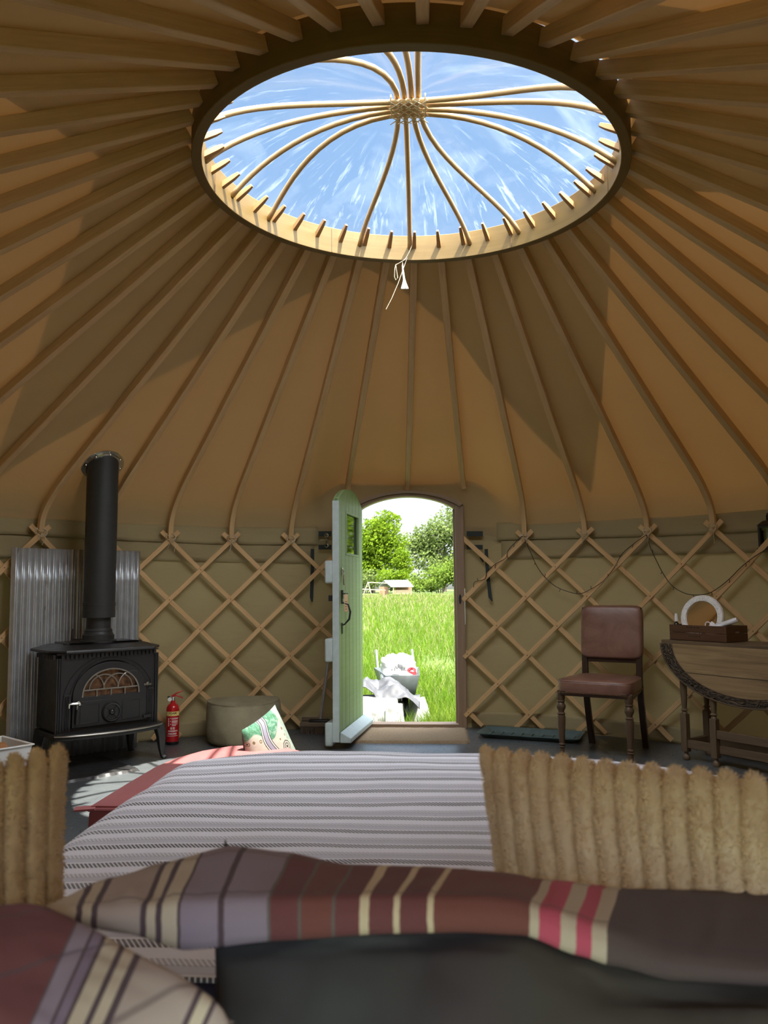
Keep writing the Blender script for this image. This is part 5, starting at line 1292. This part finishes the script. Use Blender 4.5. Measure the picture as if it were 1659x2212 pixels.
tree('hedge_bush', 950, 88, [(945, 1243, 48, 34), (985, 1222, 40, 46), (905, 1262, 34, 22), (1040, 1240, 50, 40)], 9000, .15, M_LEAF3, 'broad yellow-green bush right of the shed, below the feathery tree', 'bush', 0, 3, G_)
tree('hedge_bush', 868, 91, [(868, 1215, 24, 30), (855, 1248, 42, 26)], 5000, .14, M_LEAF1, 'narrow bright bush behind the shed roof', 'bush', 0, 4, G_)
tree('hedge_bush', 790, 93, [(800, 1255, 46, 24), (745, 1250, 50, 30), (700, 1255, 50, 28)], 6000, .14, M_LEAF2, 'pale low bushes left of the shed, below the rounded tree', 'bush', 0, 5, G_)

tree('broadleaf_tree', 1500, 92, [(1500, 1130, 110, 110), (1400, 1160, 80, 90), (1610, 1150, 90, 100), (1500, 1215, 150, 50)], 9000, .3, M_LEAF1, 'tree reflected in the small window of the open green door', 'tree', .35, 8, G_)
# shed
M_TIN = plain('pale tin roof', (.32, .34, .37), .5, .0, .05)
sd = 80; k = sd/FPX; sb = OUT(850, sd)
shd = thing('garden_shed', sb, 'small open shed with a pale roof and stacked logs across the meadow', 'shed', rz=-YAW*0)
def SP(px, py, dd): return PD(px, py, sd+dd)-sb
zt_ = lambda py: PD(850, py, sd).z - sb.z
W0, W1 = (818-850)*k, (890-850)*k
ez, rz_ = zt_(1267), zt_(1253)
m = MB()
def slab(q, th=.06):
    a = m.add(q); b = m.add([V(p)-ZZ*th for p in q]); m.face([a, a+1, a+2, a+3]); m.face([b+3, b+2, b+1, b])
    for j in range(4): m.face([a+j, b+j, b+(j+1) % 4, a+(j+1) % 4])
rl, rr2 = (828-850)*k, (874-850)*k
slab([(rl, 1.2, rz_), (rr2+.3, 1.2, rz_), (W1+.15, -.2, ez), ((845-850)*k, -.2, ez)]); slab([(rl, 1.2, rz_), (rr2+.3, 1.2, rz_), (rr2-.2, 2.6, ez), ((815-850)*k, 2.0, ez)])
m.build('roof', M_TIN, shd)
M_SHW = wood('weathered boards', (.16, .09, .05), (.28, .17, .1), .8, .3)
m = MB(); m.box((W0+.5, 1.1, ez/2), (.9, .08, ez)); m.box((W0+.1, .9, ez/2), (.08, 1.6, ez)); m.box((W1-.9, .9, ez/2+.1), (1.7, .06, ez-.1)); m.build('walls', M_SHW, shd)
m = MB()
for r_ in range(4):
    for i in range(14): m.lathe([(.0001, 0), (.065, 0), (.065, .3), (.0001, .3)], 8, Matrix.Translation(((848-850)*k+.05+i*.13, .35, .07+r_*.125)) @ Matrix.Rotation(PI/2, 4, 'X'))
m.build('log_stack', plain('log ends', (.42, .32, .2), .8), shd)
m = MB(); m.box((.0, -.1, ez/2), (.09, .09, ez)); m.box((W1-.1, -.1, ez/2), (.09, .09, ez)); m.build('corner_post', plain('shed post', (.3, .2, .12), .8), shd)
pp_ = OUT(829, 60); m = MB(); m.box(pp_+V((0, 0, .42)), (.14, .14, .84)); tag(m.build('fence_post', M_SHW, origin=pp_), 'short wooden post standing in the grass in front of the shed', 'post')
q0 = OUT(795, 78); sw = thing('swing_frame', q0, 'thin pale pole frame left of the shed', 'frame')
m = MB()
for a, b in (((-.5, 0, 0), (0, 0, 1.35)), ((.35, 0, 0), (0, 0, 1.35)), ((0, 0, 1.3), (1.9, 0, 1.2)), ((-.9, .4, .65), (1.7, .6, .5))): m.tube([V(a), V(b)], .035, 6)
m.build('poles', plain('pale pole', (.5, .42, .25), .7), sw)

# wheelbarrow with a sack and jug, white bulk bag, grey tarpaulin
bd = 8.0; wbq = OUT(862, bd); wb = thing('wheelbarrow', wbq, 'grey metal wheelbarrow loaded with a white sack on the path outside the door', 'wheelbarrow', rz=.12)
M_TRAY = plain('grey barrow tray', (.045, .053, .053), .4, .2)
m = MB(); a = m.add([(-.13, -.22, .28), (.13, -.22, .28), (.16, .35, .20), (-.16, .35, .20)]); b = m.add([(-.165, -.32, .475), (.165, -.32, .475), (.24, .50, .47), (-.24, .50, .47)])
m.face([a+3, a+2, a+1, a]); [m.face([a+j, a+(j+1) % 4, b+(j+1) % 4, b+j]) for j in range(4)]
m.build('tray', M_TRAY, wb, solid=.008)
m = MB()
for s in (-1, 1): m.tube([V((s*.05, -.42, .16)), V((s*.13, -.1, .27)), V((s*.19, .45, .36)), V((s*.20, .80, .63))], .014, 8); m.tube([V((s*.165, .28, .3)), V((s*.19, .34, .0))], .013, 8)
m.build('frame_tubes', plain('grey tube', (.12, .13, .14), .4, .4), wb)
m = MB(); m.tube([V((0, -.42+.17*math.cos(i/20*2*PI), .17+.17*math.sin(i/20*2*PI))) for i in range(20)], .035, 8, closed=True); m.build('wheel', M_BLACK, wb)
M_SACK = plain('white plastic sack', (.36, .36, .36), .45, var=.04)
def blob(m, c, s, amp, fr, seed, n=26, boxy=.5):
    def f(u, v):
        a = u*2*PI; b = PI*v; d = V((math.sin(b)*math.cos(a), math.sin(b)*math.sin(a), math.cos(b)))
        mx_ = max(abs(d.x), abs(d.y), abs(d.z)); d2 = d.lerp(d/mx_, boxy); q = d2*(1+amp*fbm(d*fr+V((seed, 0, 0)), 3)); return V(c)+V((q.x*s[0], q.y*s[1], max(-s[2], q.z*s[2])))
    m.grid(f, 2*n, n, wu=True); return m
sk = wbq + V((-.02, .05, .30)); ska = thing('white_sack', sk, 'white plastic sack with dark print lying in the wheelbarrow', 'sack')
m = MB(); blob(m, (0, .0, .17), (.17, .26, .17), .22, 2.2, 4); m.build('sack', M_SACK, ska, ang=3.2)
m = MB(); r = random.Random(4)
for i in range(7):
    x = -.12+i*.032; z = .24+.02*math.sin(i*2.1); m.tube([V((x, -.262+abs(x)*.5, z-.02)), V((x+.012, -.262+abs(x)*.5, z+.015)), V((x+.024, -.262+abs(x)*.5, z-.01))], .005, 5)
m.build('dark_print', plain('faded black print', (.08, .08, .09), .6), ska)
rj = thing('red_jug', wbq+V((.125, -.14, .42)), 'small red container at the right of the white sack in the wheelbarrow', 'container')
m = MB(); m.lathe([(.035, 0), (.045, .01), (.045, .075), (.022, .10), (.016, .12), (.0001, .12)], 16); m.build('container', plain('red plastic', (.35, .02, .025), .4), rj)
m = MB(); m.tube([V((.04*math.cos(q*PI/6)+.0, -.03, .085+.03*math.sin(q*PI/6))) for q in range(7)], .008, 6); m.build('handle', plain('red plastic handle', (.6, .05, .06), .4), rj)
bq = OUT(812, 7.25); wg = thing('white_bulk_bag', bq, 'bulging white bulk bag on the ground just outside the door', 'bag')
m = MB(); blob(m, (0, 0, .165), (.20, .24, .175), .10, 1.6, 9, 30, .75); blob(m, (.17, .05, .14), (.075, .2, .15), .15, 1.8, 2, 20, .6); m.build('bag', M_SACK, wg, ang=3.2)
m = MB()
for s in (-.1, .1): m.tube([V((s, -.235, .27)), V((s+.01, -.255, .15)), V((s+.02, -.245, .02))], .008, 5)
m.build('bag_seams', plain('off white webbing', (.7, .7, .68), .7), wg)
tqv = OUT(838, 7.45); M_TARP = plain('grey sheet', (.036, .037, .040), .6, var=.08)
m = MB()
def tarp(u, v):
    x = lerp(-.30, .29, u); y = lerp(-.24, .22, v); z = .40 - .55*max(0, abs(x+.02)-.10)*(.65 if x < 0 else 1.0) - .45*max(0, -y-.10) + .05*fbm(V((u*3, v*3, 7)), 4) + .03*math.sin(u*9+v*4)
    if x < -.12: z += .13*(1-abs(x+.22)/.12 if abs(x+.22) < .12 else 0)
    return tqv + V((x, y, max(.05, z)))
m.grid(tarp, 40, 30); tag(m.build('grey_tarpaulin', M_TARP, origin=tqv, ang=3.2, solid=.006), 'crumpled grey tarpaulin thrown over the white bag outside the door', 'tarpaulin')
m = MB()
def flap(u, v):
    z = lerp(.30, .0, v); x = lerp(.20, .33, u) + .05*math.sin(v*2.5)*u - .06*v*(1-u); return OUT(838, 7.5) + V((x, .03*math.sin(u*7+v*3), z))
m.grid(flap, 16, 20); tag(m.build('white_cloth', M_SACK, origin=OUT(838, 7.5)+V((.27, 0, 0)), ang=3.2, solid=.005), 'white sheet hanging down on the right of the grey tarpaulin', 'cloth')

# ------------------------------------------------------------------ sky and sun
FILL_AUREOLE = 20.0
w = bpy.data.worlds.new('sky'); S.world = w; w.use_nodes = True; nt = w.node_tree; nt.nodes.clear()
SUN_DIR = V((.342, -.395, 1)).normalized()
def wn(typ, **props):
    n = nt.nodes.new(typ)
    for k, v in props.items(): setattr(n, k, v)
    return n
def wramp(src, els):
    rp = wn('ShaderNodeValToRGB'); nt.links.new(src, rp.inputs[0]); cr = rp.color_ramp
    while len(cr.elements) > 1: cr.elements.remove(cr.elements[-1])
    for i, (p, c) in enumerate(els):
        e = cr.elements[0] if i == 0 else cr.elements.new(p); e.position = p; e.color = (*c, 1)
    return rp.outputs[0]
o = wn('ShaderNodeOutputWorld'); bg = wn('ShaderNodeBackground'); tc = wn('ShaderNodeTexCoord'); sx = wn('ShaderNodeSeparateXYZ')
nt.links.new(tc.outputs['Generated'], sx.inputs[0])
grad = wramp(sx.outputs[2], [(0, (.45, .5, .42)), (.02, (1.25, 1.3, 1.32)), (.13, (1.0, 1.08, 1.15)), (.30, (.40, .62, .92)), (.48, (.275, .51, .885)), (.75, (.20, .42, .82)), (1, (.15, .35, .75))])
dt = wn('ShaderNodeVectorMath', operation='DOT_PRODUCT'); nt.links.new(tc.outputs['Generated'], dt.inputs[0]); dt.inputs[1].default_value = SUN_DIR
# bright aureole added to light the bed (overhead and behind the camera)
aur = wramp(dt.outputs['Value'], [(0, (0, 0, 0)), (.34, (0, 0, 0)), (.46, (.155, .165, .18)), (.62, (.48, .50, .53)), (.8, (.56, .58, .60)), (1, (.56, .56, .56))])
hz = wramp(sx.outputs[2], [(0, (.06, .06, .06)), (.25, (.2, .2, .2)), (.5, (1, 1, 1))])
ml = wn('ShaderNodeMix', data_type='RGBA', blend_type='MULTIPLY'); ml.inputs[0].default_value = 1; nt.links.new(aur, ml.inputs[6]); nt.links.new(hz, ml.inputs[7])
sc_ = wn('ShaderNodeVectorMath', operation='SCALE'); nt.links.new(ml.outputs[2], sc_.inputs[0]); sc_.inputs['Scale'].default_value = FILL_AUREOLE
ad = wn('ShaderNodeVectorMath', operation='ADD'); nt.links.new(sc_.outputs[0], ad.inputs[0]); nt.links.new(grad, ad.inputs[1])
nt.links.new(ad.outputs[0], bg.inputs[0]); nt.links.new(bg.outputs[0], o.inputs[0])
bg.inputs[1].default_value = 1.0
sl = bpy.data.lights.new('sun', 'SUN'); sl.energy = 24; sl.angle = .0093; sl.color = (1, .93, .80)
so_ = bpy.data.objects.new('sun', sl); COL.objects.link(so_); so_.location = (3, -4, 9)
so_.rotation_euler = V((-.342, .395, -1)).to_track_quat('-Z', 'Y').to_euler()
vs = S.view_settings; S.display_settings.display_device = 'sRGB'; vs.view_transform = 'Standard'; vs.look = 'None'; vs.exposure = 0; vs.gamma = 1; vs.use_curve_mapping = False
cy = S.cycles; cy.max_bounces = 8; cy.diffuse_bounces = 5; cy.glossy_bounces = 4; cy.transmission_bounces = 6; cy.transparent_max_bounces = 16; cy.use_denoising = True; cy.sample_clamp_indirect = 6; cy.blur_glossy = .6
